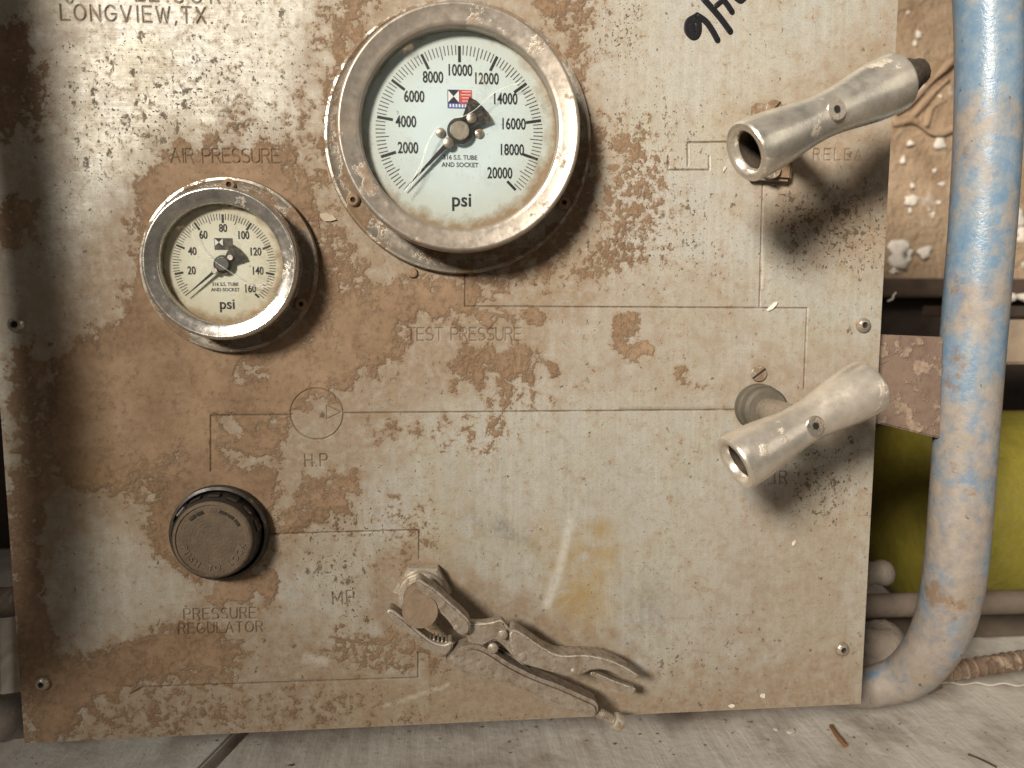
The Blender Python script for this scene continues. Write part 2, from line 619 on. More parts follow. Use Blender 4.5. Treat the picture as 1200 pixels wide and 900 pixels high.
M_marker = simple('black_marker_ink', (0.006, 0.006, 0.008), 0.4, 0, 0.3, 400)
M_grey_print = simple('faded_black_print', (0.07, 0.065, 0.06), 0.6, 0, 0.3, 300)
M_red = simple('red_print', (0.55, 0.055, 0.05), 0.5, 0, 0.1)
M_blue = simple('blue_print', (0.06, 0.085, 0.36), 0.5, 0, 0.1)
M_navy = simple('navy_print', (0.012, 0.016, 0.05), 0.5, 0, 0.1)
M_white = simple('white_print', (0.72, 0.72, 0.70), 0.5, 0, 0.05)
M_olive = simple('faded_logo_print', (0.035, 0.034, 0.025), 0.5, 0, 0.3)
M_tan_metal = simple('tan_hub_metal', (0.40, 0.35, 0.295), 0.38, 0.75, 0.15, 300, 0.0001)
M_knob = dirty_metal('dusty_black_plastic', (0.020, 0.018, 0.016), 0.42, 0.0, 0.22, 80, (0.13, 0.092, 0.06), film=0.16)
M_knob_face = simple('dust_caked_knob_face', (0.122, 0.088, 0.058), 0.85, 0, 0.25, 160, 0.0006, 900)
M_knob_letter = simple('dust_on_raised_letters', (0.15, 0.112, 0.076), 0.85, 0, 0.25, 300)
M_pipe = pipe_material()
M_bracket = dirty_metal('rust_red_bracket', (0.185, 0.122, 0.092), 0.6, 0.15, 0.45, 90, (0.25, 0.178, 0.13), film=0.4, bump=0.0006)
M_tank = None
M_crack = simple('cracked_glass_edge', (0.80, 0.80, 0.74), 0.25, 0, 0.1)


# ------------------------------------------------------------------ setting
FLOOR_Z = -0.232


def structure(o):
    o['kind'] = 'structure'
    return o


k = NT('plastered_wall')
co = k.coord()
n1 = k.noise(9, 8, 0.65, co, 0.4)
n2 = k.noise(45, 7, 0.65, co)
c = k.mix(k.ramp(n1, 0.3, 0.7), (0.36, 0.245, 0.150), (0.47, 0.345, 0.235))
c = k.mix(k.ramp(n2, 0.60, 0.68, 0, 0.8), c, (0.60, 0.53, 0.45))
c = k.mix(k.ramp(k.noise(16, 6, 0.6, co), 0.58, 0.72, 0, 0.7), c, (0.25, 0.155, 0.085))
k.bsdf(c, 0.8, 0, k.bump(k.math('ADD', n1, n2), 0.012))
M_wall = k.m
M_wall_dark = simple('void_shade_brown', (0.045, 0.030, 0.022), 0.7, 0, 0.4, 20, 0.002, 60)  # dark value paints in the shade of the void below the wall
M_splat = simple('white_plaster_splash', (0.66, 0.60, 0.53), 0.7, 0, 0.1, 90, 0.002, 120)
M_mudlump = simple('mud_lump', (0.34, 0.235, 0.15), 0.75, 0, 0.25, 40, 0.004, 80)

WY = 0.45      # back wall stands this far behind the panel
wall_bottom = P(1070, 326, -WY).z
bm = bmesh.new()
NX, NZ = 60, 40
x0, x1, z1 = -1.3, 1.7, wall_bottom + 1.2
grid = [[bm.verts.new((x0 + (x1 - x0) * i / NX, WY + random.uniform(-.004, .004), wall_bottom + (z1 - wall_bottom) * j / NZ)) for i in range(NX + 1)] for j in range(NZ + 1)]
for j in range(NZ):
    for i in range(NX):
        bm.faces.new((grid[j][i], grid[j][i + 1], grid[j + 1][i + 1], grid[j + 1][i]))
wall = structure(from_bm('wall', bm, M_wall, None, True))
# plaster splashes and mud ridges stuck to the wall
spl = [(1068, 235, 13), (1052, 297, 30), (1082, 296, 15), (1058, 188, 8), (1095, 200, 6), (1070, 218, 6), (1092, 248, 9), (1100, 238, 8), (1093, 252, 7), (1048, 318, 10), (1068, 168, 8),
       (1102, 168, 16), (1194, 256, 22), (1198, 276, 17), (1190, 205, 8), (1196, 310, 10), (1064, 14, 6), (1077, 41, 8), (1072, 51, 6), (1108, 118, 16), (1080, 104, 10), (1066, 247, 6), (1103, 216, 7), (1060, 300, 16)]


def blob(name, c, rx, ry, rz, mat, parent, seed, sub=2):
    rnd = random.Random(seed)
    bm = bmesh.new()
    bmesh.ops.create_icosphere(bm, subdivisions=sub, radius=1.0)
    ph = [rnd.uniform(0, 6) for _ in range(4)]
    for v in bm.verts:
        d = 1 + 0.24 * math.sin(3 * v.co.x + ph[0]) + 0.22 * math.sin(4 * v.co.z + ph[1]) + 0.2 * math.sin(6 * (v.co.x + v.co.z) + ph[2])
        v.co = Vector((v.co.x * rx * d, v.co.y * ry * d, v.co.z * rz * d)) + Vector(c)
    return from_bm(name, bm, mat, parent, True)


PXW = (DIST + WY) / FOC
for i, (a, b, r) in enumerate(spl):
    blob('plaster_splash', P(a, b, -WY), r * PXW / 2 * 1.15, 0.0018, r * PXW / 2, M_splat, wall, i, 2)
ridges = [[(1050, 132), (1075, 112), (1095, 92), (1115, 70)], [(1065, 140), (1090, 112), (1112, 92)], [(1046, 146), (1070, 142), (1095, 158), (1118, 150)], [(1083, 150), (1090, 128), (1108, 118)]]
for r in ridges:
    pts = spline([P(a, b, -WY + 0.002) for a, b in r], 6)
    bm = bmesh.new()
    tube(bm, pts, [0.0036 + 0.0018 * math.sin(i * .45) for i in range(len(pts))], 8)
    from_bm('mud_ridge', bm, M_mudlump, wall, True)

# sheet coloured near-black for the shaded void under the wall; ledge between the two
bm = bmesh.new()
box(bm, (x0, WY + 0.03, FLOOR_Z - 0.02), (x1, WY + 0.05, wall_bottom))
lower = structure(from_bm('void_shade_sheet', bm, M_wall_dark))
M_beam = simple('dark_brown_beam', (0.085, 0.055, 0.038), 0.7, 0, 0.35, 30, 0.002, 90)
bm = bmesh.new()
lz = P(1070, 348, -WY + 0.02).z
box(bm, (x0, WY - 0.012, lz), (x1, WY + 0.028, wall_bottom - 0.0005), 0.002)
structure(from_bm('ledge', bm, M_beam))

# floor: base slab plus worn boards running away from the camera
bm = bmesh.new()
box(bm, (-1.6, -1.2, FLOOR_Z - 0.06), (1.8, WY + 0.12, FLOOR_Z - 0.022))
floor = structure(from_bm('floor', bm, simple('dark_subfloor', (0.02, 0.015, 0.012), 0.9, 0, 0.3)))
FM = [floor_material('whitewashed_board', (0.80, 0.78, 0.74), (0.68, 0.65, 0.60), (0.42, 0.36, 0.30), 0.32),
      floor_material('grey_worn_board', (0.52, 0.475, 0.42), (0.68, 0.635, 0.575), (0.28, 0.22, 0.17)),
      floor_material('pale_worn_board', (0.44, 0.385, 0.325), (0.56, 0.505, 0.44), (0.25, 0.185, 0.13))]


def on_floor(px, py, h=0.0):
    dd = _F + _R2 * ((px - 600) / FOC) + _U2 * ((450 - py) / FOC)
    t = (FLOOR_Z + h - CAM.z) / dd.z
    return CAM + dd * t


g0 = on_floor(226, 880)
g1 = on_floor(206, 900)
ga = math.atan2(g0.x - g1.x, g0.y - g1.y)      # board direction
cuts = [-1.3, -0.72, 0.0, 0.95, 1.25, 1.7]
gap = 0.0042
for i in range(5):
    bm = bmesh.new()
    xa, xb = cuts[i] + (gap if i != 3 else gap * .3), cuts[i + 1] - (gap if i != 2 else gap * .3)
    if i == 0:
        xa = cuts[0]
    box(bm, (xa, -0.9, -0.022), (xb, 0.55, (0.0, 0.0, -0.0008, 0.0006, 0)[i]), 0.0015)
    for v in bm.verts:
        x, y, z = v.co
        v.co = (x * math.cos(ga) + y * math.sin(ga) + g1.x, -x * math.sin(ga) + y * math.cos(ga) + g1.y, z + FLOOR_Z)
    for v in bm.verts:
        v.co.y = min(v.co.y, WY + 0.02)
    from_bm('floor_board', bm, FM[(1, 0, 1, 2, 1)[i]], floor)

# ------------------------------------------------------------------ the panel plate
PX0, PX1, PZ0 = -0.2555, 0.2014, -0.1866
CELL = (PX1 - PX0) / 114
SUB = 16
FD = CELL / SUB
NCX, NCZ = 114, 117
PZ1 = PZ0 + NCZ * CELL
NFX, NFZ = NCX * SUB + 1, NCZ * SUB + 1
dist = np.full((NFZ, NFX), 1.0, np.float32)
gdep = np.zeros((NFZ, NFX), np.float32)


def carve(a, b, half, depth):
    """one engraved stroke between two panel points (x, z)"""
    ax, az = a
    bx_, bz = b
    mg = half + FD
    i0 = max(0, int((min(ax, bx_) - mg - PX0) / FD)); i1 = min(NFX, int((max(ax, bx_) + mg - PX0) / FD) + 2)
    j0 = max(0, int((min(az, bz) - mg - PZ0) / FD)); j1 = min(NFZ, int((max(az, bz) + mg - PZ0) / FD) + 2)
    if i1 <= i0 or j1 <= j0:
        return
    X, Z = np.meshgrid(PX0 + np.arange(i0, i1) * FD, PZ0 + np.arange(j0, j1) * FD)
    dx, dz = bx_ - ax, bz - az
    L2 = dx * dx + dz * dz + 1e-12
    t = np.clip(((X - ax) * dx + (Z - az) * dz) / L2, 0, 1)
    d = np.hypot(X - ax - t * dx, Z - az - t * dz)
    s = np.clip((half - d) / (half * 0.6), 0, 1) * depth
    gdep[j0:j1, i0:i1] = np.maximum(gdep[j0:j1, i0:i1], s)


def pz(px, py):
    p = P(px, py, 0)
    return p.x, p.z


GR = 0.00052
GD = 0.0006
lines = [[(545, 300), (545, 359)], [(545, 359), (946, 361)], [(946, 361), (942, 456)], [(894, 215), (890, 360)],
         [(247, 487), (341, 486)], [(247, 487), (247, 552)], [(402, 484), (872, 480)],
         [(310, 626), (491, 621)], [(491, 621), (491, 655)], [(168, 805), (490, 794)], [(490, 765), (490, 794)], [(153, 813), (168, 805)],
         [(783, 183), (783, 199)], [(783, 199), (831, 199)], [(831, 199), (831, 183)], [(806, 194), (806, 167)], [(806, 167), (862, 166)]]
for a, b in lines:
    carve(pz(*a), pz(*b), GR * (1.15 if a[0] in (783, 831, 806) else 1.0), GD)
cc = pz(371.5, 485)
for i in range(48):
    a, b = 2 * math.pi * i / 48, 2 * math.pi * (i + 1) / 48
    carve((cc[0] + .0133 * math.cos(a), cc[1] + .0133 * math.sin(a)), (cc[0] + .0133 * math.cos(b), cc[1] + .0133 * math.sin(b)), GR * .9, GD * .8)
for a, b in (((383, 475), (383, 491)), ((383, 475), (400, 483)), ((383, 491), (400, 483))):
    carve(pz(*a), pz(*b), GR * .8, GD * .6)


def arc(cx, cy, rx, ry, a0, a1, n=8):
    return [(cx + rx * math.cos(math.radians(a0 + (a1 - a0) * i / n)), cy + ry * math.sin(math.radians(a0 + (a1 - a0) * i / n))) for i in range(n + 1)]


SF = {'L': [[(0, 1), (0, 0), (.55, 0)]], 'O': [arc(.36, .5, .36, .5, 0, 360, 18)], 'N': [[(0, 0), (0, 1), (.6, 0), (.6, 1)]],
      'G': [arc(.36, .5, .36, .5, 45, 300, 14) + [(.70, .25), (.70, .46), (.42, .46)]], 'V': [[(0, 1), (.33, 0), (.66, 1)]], 'I': [[(.08, 0), (.08, 1)]],
      'E': [[(.55, 1), (0, 1), (0, 0), (.55, 0)], [(0, .52), (.48, .52)]], 'W': [[(0, 1), (.22, 0), (.44, .9), (.66, 0), (.88, 1)]],
      ',': [[(.06, .05), (.0, -.16)]], '.': [[(.04, 0.02), (.06, 0.02)]], 'T': [[(0, 1), (.6, 1)], [(.3, 1), (.3, 0)]], 'X': [[(0, 0), (.58, 1)], [(0, 1), (.58, 0)]],
      'A': [[(0, 0), (.33, 1), (.66, 0)], [(.13, .36), (.53, .36)]], 'R': [[(0, 0), (0, 1), (.36, 1)] + arc(.36, .76, .2, .24, 90, -90, 8) + [(0, .52)], [(.34, .52), (.58, 0)]],
      'P': [[(0, 0), (0, 1), (.36, 1)] + arc(.36, .74, .2, .26, 90, -90, 8) + [(0, .48)]],
      'S': [arc(.28, .75, .26, .25, 50, 250, 8) + arc(.28, .26, .28, .26, 80, -140, 10)], 'U': [[(0, 1), (0, .3)] + arc(.29, .3, .29, .3, 180, 360, 10) + [(.58, 1)]],
      'H': [[(0, 0), (0, 1)], [(.58, 0), (.58, 1)], [(0, .52), (.58, .52)]], 'M': [[(0, 0), (0, 1), (.34, .25), (.68, 1), (.68, 0)]], 'C': [arc(.36, .5, .36, .5, 50, 310, 14)],
      'J': [[(.4, 1), (.4, .25)] + arc(.2, .25, .2, .25, 0, -180, 8)]}
SW = {c: max(p[0] for s in st for p in s) for c, st in SF.items()}


def engrave(text, x0, y0, x1, y1, h, half=0.00048, depth=0.00055, fade=None):
    """single-stroke lettering between two baseline pixels"""
    a, b = Vector((*pz(x0, y0), 0)), Vector((*pz(x1, y1), 0))
    hh = (Vector((*pz(x0, y0 - h), 0)) - a).length
    total = sum(SW.get(c, .35) for c in text)
    ngap = len(text) - 1
    along = (b - a).length
    gapw = (along - total * hh) / max(1, ngap)
    sx = 1.0
    if gapw < 0.14 * hh:
        gapw = 0.17 * hh
        sx = (along - gapw * ngap) / (total * hh)
    d = (b - a).normalized()
    u = Vector((-d.y, d.x, 0))
    pos = 0.0
    for ci, c in enumerate(text):
        dep = depth * (1 if fade is None else fade[min(ci, len(fade) - 1)])
        for st in SF.get(c, []):
            for p, q in zip(st, st[1:]):
                A = a + d * (pos + p[0] * hh * sx) + u * (p[1] * hh)
                B = a + d * (pos + q[0] * hh * sx) + u * (q[1] * hh)
                carve((A.x, A.y), (B.x, B.y), half, dep)
        pos += SW.get(c, .35) * hh * sx + gapw


engrave('LONGVIEW,', 72, 23.5, 207, 26.5, 18)
engrave('TX.', 214, 26.5, 249, 27.5, 18)
engrave('J', 79, 4, 89, 4, 18)
engrave('LE', 160, 1, 186, 1.5, 18)
engrave('COR', 204, 3, 258, 4, 18)
engrave('AIR PRESSURE', 201, 190.5, 328, 191, 16)
engrave('TEST PRESSURE', 478, 399, 611, 399, 14.5, depth=.0004)
engrave('H.P', 358, 547, 384, 546, 14)
engrave('M.P', 391, 709, 416, 707, 15)
engrave('PRESSURE', 216, 726.5, 300, 724.5, 12.5, .00042)
engrave('REGULATOR', 210, 743, 308, 740.5, 12, .00042)
engrave('RELEASE', 954, 187.5, 1034, 188, 13, fade=[.8, .8, .7, .6, .4, .25, .2])
engrave('AIR', 892, 568, 922, 566, 14, fade=[.35, .8, 1])

gc = gdep[:-1, :-1].reshape(NCZ, SUB, NCX, SUB).max(axis=(1, 3))
pad = np.zeros((NCZ + 2, NCX + 2))
pad[1:-1, 1:-1] = gc > 0
fine = pad[1:-1, 1:-1] > 0
# cells whose far border carries a groove value
fine |= gdep[SUB::SUB, :-1].reshape(NCZ, NCX, SUB).max(axis=2) > 0
fine |= gdep[:-1, SUB::SUB].reshape(NCZ, SUB, NCX).max(axis=1) > 0
ids = {}
quads = []


def add_cells(mask, step):
    js, is_ = np.nonzero(mask)
    n = SUB // step
    aj, ai = np.meshgrid(np.arange(n) * step, np.arange(n) * step, indexing='ij')
    J = (js[:, None] * SUB + aj.ravel()[None]).ravel()
    I = (is_[:, None] * SUB + ai.ravel()[None]).ravel()
    q = np.stack([J * NFX + I, J * NFX + I + step, (J + step) * NFX + I + step, (J + step) * NFX + I], 1)
    quads.append(q)


add_cells(fine, 1)
add_cells(~fine, 8)
Q = np.concatenate(quads)
uniq, inv = np.unique(Q.ravel(), return_inverse=True)
vj, vi = uniq // NFX, uniq % NFX
VX = PX0 + vi * FD
VZ = PZ0 + vj * FD
VY = gdep[vj, vi].astype(np.float64)
nv = len(uniq)

# where dirt lies on the plate, in photo pixels for easy comparison
ppx, ppy = pix(VX, np.zeros(nv), VZ)
wob = np.zeros(nv)
for kk in range(10):
    fx, fz, ph = np.random.uniform(60, 500), np.random.uniform(60, 500), np.random.uniform(0, 6.28)
    wob += np.sin(VX * fx + VZ * fz * (1 if kk % 2 else -1) + ph) * 2.2


def sdf(poly):
    p = np.array(poly, float)
    q = np.roll(p, -1, 0)
    d = np.full(nv, 1e9)
    ins = np.zeros(nv, bool)
    for (ax, ay), (bx_, by) in zip(p, q):
        ex, ey = bx_ - ax, by - ay
        t = np.clip(((ppx - ax) * ex + (ppy - ay) * ey) / (ex * ex + ey * ey + 1e-9), 0, 1)
        d = np.minimum(d, np.hypot(ppx - ax - t * ex, ppy - ay - t * ey))
        cr = ((ay > ppy) != (by > ppy)) & (ppx < ex * (ppy - ay) / (by - ay + 1e-12) + ax)
        ins ^= cr
    return np.where(ins, d, -d)


def field(base, ops):
    f = np.full(nv, float(base))
    for op, w, fe, poly in ops:
        s = np.clip((sdf(poly) + wob + fe * 1.6) / (3.2 * fe), 0, 1)
        s = s * s * (3 - 2 * s)
        f = np.maximum(f, w * s) if op == '+' else f * (1 - w * s)
    return f


mud = field(0.03, [
    ('+', 1.0, 14, [(62, 430), (130, 372), (155, 330), (163, 210), (205, 172), (335, 170), (365, 235), (400, 300), (440, 330), (560, 325), (560, 372), (485, 372), (465, 420), (390, 460), (330, 490), (325, 620), (300, 680), (228, 690), (178, 645), (165, 600), (60, 560), (55, 480)]),
    ('+', .60, 14, [(370, 30), (400, -20), (450, -20), (400, 100), (390, 180), (400, 260), (440, 330), (400, 330), (372, 250), (378, 150)]),
    ('+', .66, 18, [(600, -20), (700, -20), (690, 60), (690, 120), (716, 180), (700, 260), (640, 325), (560, 348), (540, 330), (640, 280), (690, 180), (660, 60)]),
    ('+', .50, 22, [(700, 140), (735, 130), (795, 190), (790, 240), (770, 300), (720, 330), (640, 345), (690, 270)]),
    ('+', .78, 10, [(530, 402), (600, 405), (640, 416), (648, 432), (600, 450), (520, 446), (530, 420)]),
    ('+', .44, 12, [(560, 445), (630, 445), (640, 480), (560, 480)]),
    ('+', .40, 12, [(430, 490), (620, 488), (600, 515), (560, 540), (500, 520), (420, 520)]),
    ('+', .78, 8, [(540, 362), (640, 364), (635, 382), (600, 379), (520, 371)]),
    ('+', .85, 6, [(722, 366), (748, 365), (745, 400), (765, 405), (768, 418), (740, 422), (715, 395)]),
    ('+', .70, 6, [(795, 430), (815, 427), (822, 452), (805, 455)]),
    ('+', .76, 11, [(355, 560), (418, 548), (420, 575), (400, 605), (375, 622), (322, 626), (335, 590)]),
    ('+', .42, 16, [(455, 575), (500, 590), (508, 640), (480, 690), (440, 660), (455, 620)]),
    ('+', .80, 18, [(-60, 15), (38, 30), (46, 80), (40, 150), (10, 160), (-60, 165)]),
    ('+', .72, 12, [(5, 225), (48, 232), (46, 280), (20, 290), (-20, 270)]),
    ('+', .66, 14, [(5, 420), (30, 400), (58, 425), (64, 560), (15, 560)]),
    ('+', .74, 12, [(5, 550), (66, 550), (50, 640), (55, 700), (70, 760), (120, 790), (30, 880), (10, 760)]),
    ('+', .92, 18, [(30, 770), (110, 765), (160, 748), (200, 730), (265, 738), (288, 760), (270, 800), (140, 812), (60, 880), (30, 880)]),
    ('+', .40, 24, [(120, 800), (500, 798), (500, 860), (40, 880)]),
    ('+', .88, 8, [(238, 688), (312, 655), (326, 688), (300, 711), (262, 712)]),
    ('+', .45, 16, [(335, 95), (385, 110), (365, 200), (330, 155)]),
    ('+', .36, 20, [(250, 100), (300, 110), (300, 165), (240, 165)]),
    ('+', .52, 10, [(395, 335), (470, 325), (480, 352), (400, 357)]),
    ('+', .48, 14, [(470, 735), (500, 715), (520, 790), (420, 790), (360, 770), (400, 730)]),
    ('-', .80, 7, [(250, 488), (268, 488), (308, 500), (300, 512), (255, 506)]),
    ('-', .78, 7, [(265, 528), (300, 526), (322, 545), (270, 552)]),
    ('-', .72, 6, [(352, 500), (398, 498), (392, 515), (360, 518)]),
    ('-', .55, 8, [(120, 345), (150, 352), (146, 380), (122, 376)]),
    ('-', .60, 7, [(262, 428), (318, 420), (312, 442), (266, 446)]),
    ('-', .40, 12, [(385, 320), (450, 325), (440, 352), (390, 350)]),
    ('-', .42, 14, [(330, 280), (372, 255), (395, 300), (385, 395), (360, 400), (375, 330)]),
    ('-', .40, 18, [(150, 540), (210, 530), (200, 600), (140, 620), (100, 600)]),
    ('-', .95, 9, [(72, 640), (130, 606), (172, 640), (226, 692), (212, 716), (150, 742), (85, 756), (62, 700)]),
])
film = field(0.07, [
    ('+', .80, 34, [(40, 330), (140, 220), (200, 150), (350, 150), (372, 0), (460, -30), (690, -30), (722, 200), (722, 340), (640, 450), (500, 490), (420, 620), (330, 700), (520, 790), (520, 890), (0, 890), (5, 500)]),  # brown dust; its lower left also painted darker for the shade there
    ('-', .75, 14, [(72, 640), (130, 606), (172, 640), (226, 692), (212, 716), (150, 742), (85, 756), (62, 700)]),
    ('+', .72, 32, [(850, 120), (900, 105), (960, 65), (1060, -20), (1080, 330), (960, 330), (880, 250)]),
    ('+', .62, 28, [(820, 410), (940, 395), (1060, 400), (1050, 520), (880, 520), (830, 480)]),
    ('+', .98, 16, [(435, 650), (490, 632), (560, 675), (640, 715), (740, 762), (770, 830), (600, 860), (480, 800), (425, 720)]),
    ('+', .80, 26, [(280, 790), (760, 790), (1010, 740), (1040, 860), (280, 890)]),
    ('+', .52, 60, [(850, 560), (1050, 540), (1030, 850), (820, 850), (800, 700)]),
    ('+', .34, 50, [(-20, 400), (420, 400), (500, 700), (480, 890), (-10, 890)]),
    ('+', .45, 26, [(640, 310), (900, 300), (900, 480), (640, 480)]),
    ('+', .42, 30, [(-30, -20), (120, -20), (60, 400), (-30, 420)]),
    ('+', .40, 30, [(660, -20), (740, -20), (740, 200), (690, 330), (670, 100)]),
])
speck = field(0.26, [
    ('+', .58, 60, [(40, 50), (360, -20), (400, 200), (300, 200), (60, 250)]),
    ('+', .72, 26, [(895, 225), (1060, 205), (1050, 330), (905, 330)]),
    ('+', .62, 20, [(865, 520), (1030, 500), (1020, 625), (935, 620)]),
    ('+', .60, 40, [(690, 100), (840, 100), (850, 330), (660, 350)]),
    ('+', .45, 30, [(700, 720), (900, 720), (900, 820), (720, 830)]),
    ('+', .60, 20, [(660, -20), (760, -20), (760, 90), (680, 90)]),
    ('+', .55, 24, [(330, 560), (500, 560), (440, 760), (340, 700)]),
])
ochre = field(0.0, [
    ('+', .85, 14, [(655, 640), (710, 602), (722, 640), (702, 760), (640, 742), (640, 690)]),
    ('+', .50, 10, [(620, 620), (650, 602), (660, 640), (630, 662)]),
    ('+', .55, 24, [(60, 540), (170, 560), (185, 640), (100, 620)]),
    ('+', .40, 20, [(480, 640), (510, 560), (540, 580), (520, 660)]),
    ('+', .45, 20, [(420, 800), (640, 800), (640, 850), (420, 855)]),
])
scrape = np.zeros(nv)
for a, b, wd in (((668, 612), (655, 670), 5.0), ((655, 670), (641, 708), 5.5), ((277, 107), (257, 137), 1.6), ((360, 770), (380, 775), 6), ((450, 828), (525, 803), 2)):
    ex, ey = b[0] - a[0], b[1] - a[1]
    t = np.clip(((ppx - a[0]) * ex + (ppy - a[1]) * ey) / (ex * ex + ey * ey), 0, 1)
    scrape = np.maximum(scrape, np.clip(1.4 - np.hypot(ppx - a[0] - t * ex, ppy - a[1] - t * ey) / wd, 0, 1) * (.9 if wd > 4.5 and a[1] < 720 else .5))
grey_mark = field(0.0, [('+', .75, 8, [(545, 606), (580, 612), (625, 628), (618, 640), (580, 628)]), ('+', .5, 12, [(742, 690), (775, 680), (775, 740), (742, 735)]),  # dark smudge, then a grey patch
                     ('+', .55, 18, [(60, 180), (70, 400), (20, 400), (20, 180)]), ('+', .45, 10, [(730, 748), (752, 742), (752, 776), (735, 780)])])  # grey strip near the left edge, then a small grey patch
groove = np.clip(VY / GD * 1.3, 0, 1)

co3 = np.stack([VX, VY, VZ], 1)
F4 = inv.reshape(-1, 4)
# edges and back of the sheet
TH = 0.0045
crn = np.array([(x, y, z) for y in (0.0, TH) for x, z in ((PX0, PZ0), (PX1, PZ0), (PX1, PZ1), (PX0, PZ1))])
side = np.array([(0, 4, 5, 1), (1, 5, 6, 2), (2, 6, 7, 3), (3, 7, 4, 0), (4, 7, 6, 5)]) + nv
me = bpy.data.meshes.new('plate')
allv = np.concatenate([co3, crn])
allf = np.concatenate([F4, side])
me.vertices.add(len(allv))
me.vertices.foreach_set('co', allv.ravel())
me.loops.add(allf.size)
me.loops.foreach_set('vertex_index', allf.ravel().astype(np.int32))
me.polygons.add(len(allf))
me.polygons.foreach_set('loop_start', np.arange(0, allf.size, 4, dtype=np.int32))
me.update(calc_edges=True)
sm = np.ones(len(allf), bool)
sm[-5:] = False
me.polygons.foreach_set('use_smooth', sm)
for nm, ch in (('dirt_a', (mud, film, speck, ochre)), ('dirt_b', (groove, scrape, grey_mark, np.zeros(nv)))):
    at = me.attributes.new(nm, 'FLOAT_COLOR', 'POINT')
    arr = np.stack(ch, 1)
    arr = np.concatenate([arr, np.full((8, 4), 0.3)])
    at.data.foreach_set('color', arr.astype(np.float32).ravel())

panel = thing('control_panel', 'mud-stained brushed steel control panel with engraved lines and lettering', 'control panel', (PX0 + (PX1 - PX0) / 2, 0, PZ0))
link('plate', me, M_panel, panel)
bm = bmesh.new()
box(bm, (PX0 + .02, TH + .0005, PZ0 + .045), (PX1 - .012, .20, PZ1 - .02), .002)  # unseen box added to keep stray light off the gap behind the plate
from_bm('rear_shade_box', bm, M_edge, panel)
print('plate verts', nv, 'faces', len(allf))


def button_screw(px, py, r, parent, mat=M_screw, h=0.0028, d0=0.0, sock=True):
    c = P(px, py, d0)
    s = lathe_obj('screw', [(r, 0), (r, h * .25), (r * .9, h * .6), (r * .68, h * .9), (r * .45, h), (r * .42, h), (r * .4, h * .45), (0, h * .4)] if sock else [(r, 0), (r, h * .3), (r * .8, h * .75), (0, h)], c, mat, parent, 20)
    if sock:
        lathe_obj('socket', [(r * .395, h * .62), (r * .2, h * .5), (0, h * .5)], c, M_hole, s, 6)
    return s


for a, b, r in ((1011, 381, .0041), (986, 760, .0041), (20, 380, .0042), (51, 800, .0038)):
    button_screw(a, b, r, panel)
button_screw(484, 320, .0026, panel, M_rust_screw, .002, 0, False)

# marker writing (top edge, upside-down figures)
mk = thing('marker_writing', 'thick black handwritten marker figures slanting near the upper valve handle', 'writing', P(835, 20, 0))


def ribbon(name, pts, w, parent, d=0.0002):
    q = spline([P(a, b, d) for a, b in pts], 7)
    bm = bmesh.new()
    tube(bm, q, [w] * len(q), 10)
    for e in (q[0], q[-1]):
        r = bmesh.ops.create_uvsphere(bm, u_segments=10, v_segments=6, radius=w)
        for v in r['verts']:
            v.co += e
    for v in bm.verts:
        v.co.y = -d + (v.co.y + d) * 0.07
    return from_bm(name, bm, M_marker, parent, True)


ribbon('marker_stroke', [(816, 20), (807, 26), (806, 36), (813, 43), (818, 38), (818, 26), (813, 22)], .0019, mk)
ribbon('marker_stroke', [(811, 30), (812, 38)], .0024, mk)
ribbon('marker_stroke', [(817, 18), (827, 25), (835, 36), (841, 47)], .0016, mk)
ribbon('marker_stroke', [(824, -2), (834, 9), (845, 22), (856, 37)], .0016, mk)
ribbon('marker_stroke', [(839, 7), (847, 0), (856, -8)], .0013, mk)
ribbon('marker_stroke', [(846, -2), (852, 5), (858, 14)], .0015, mk)
ribbon('marker_stroke', [(862, -3), (868, 1), (873, -3)], .0014, mk)


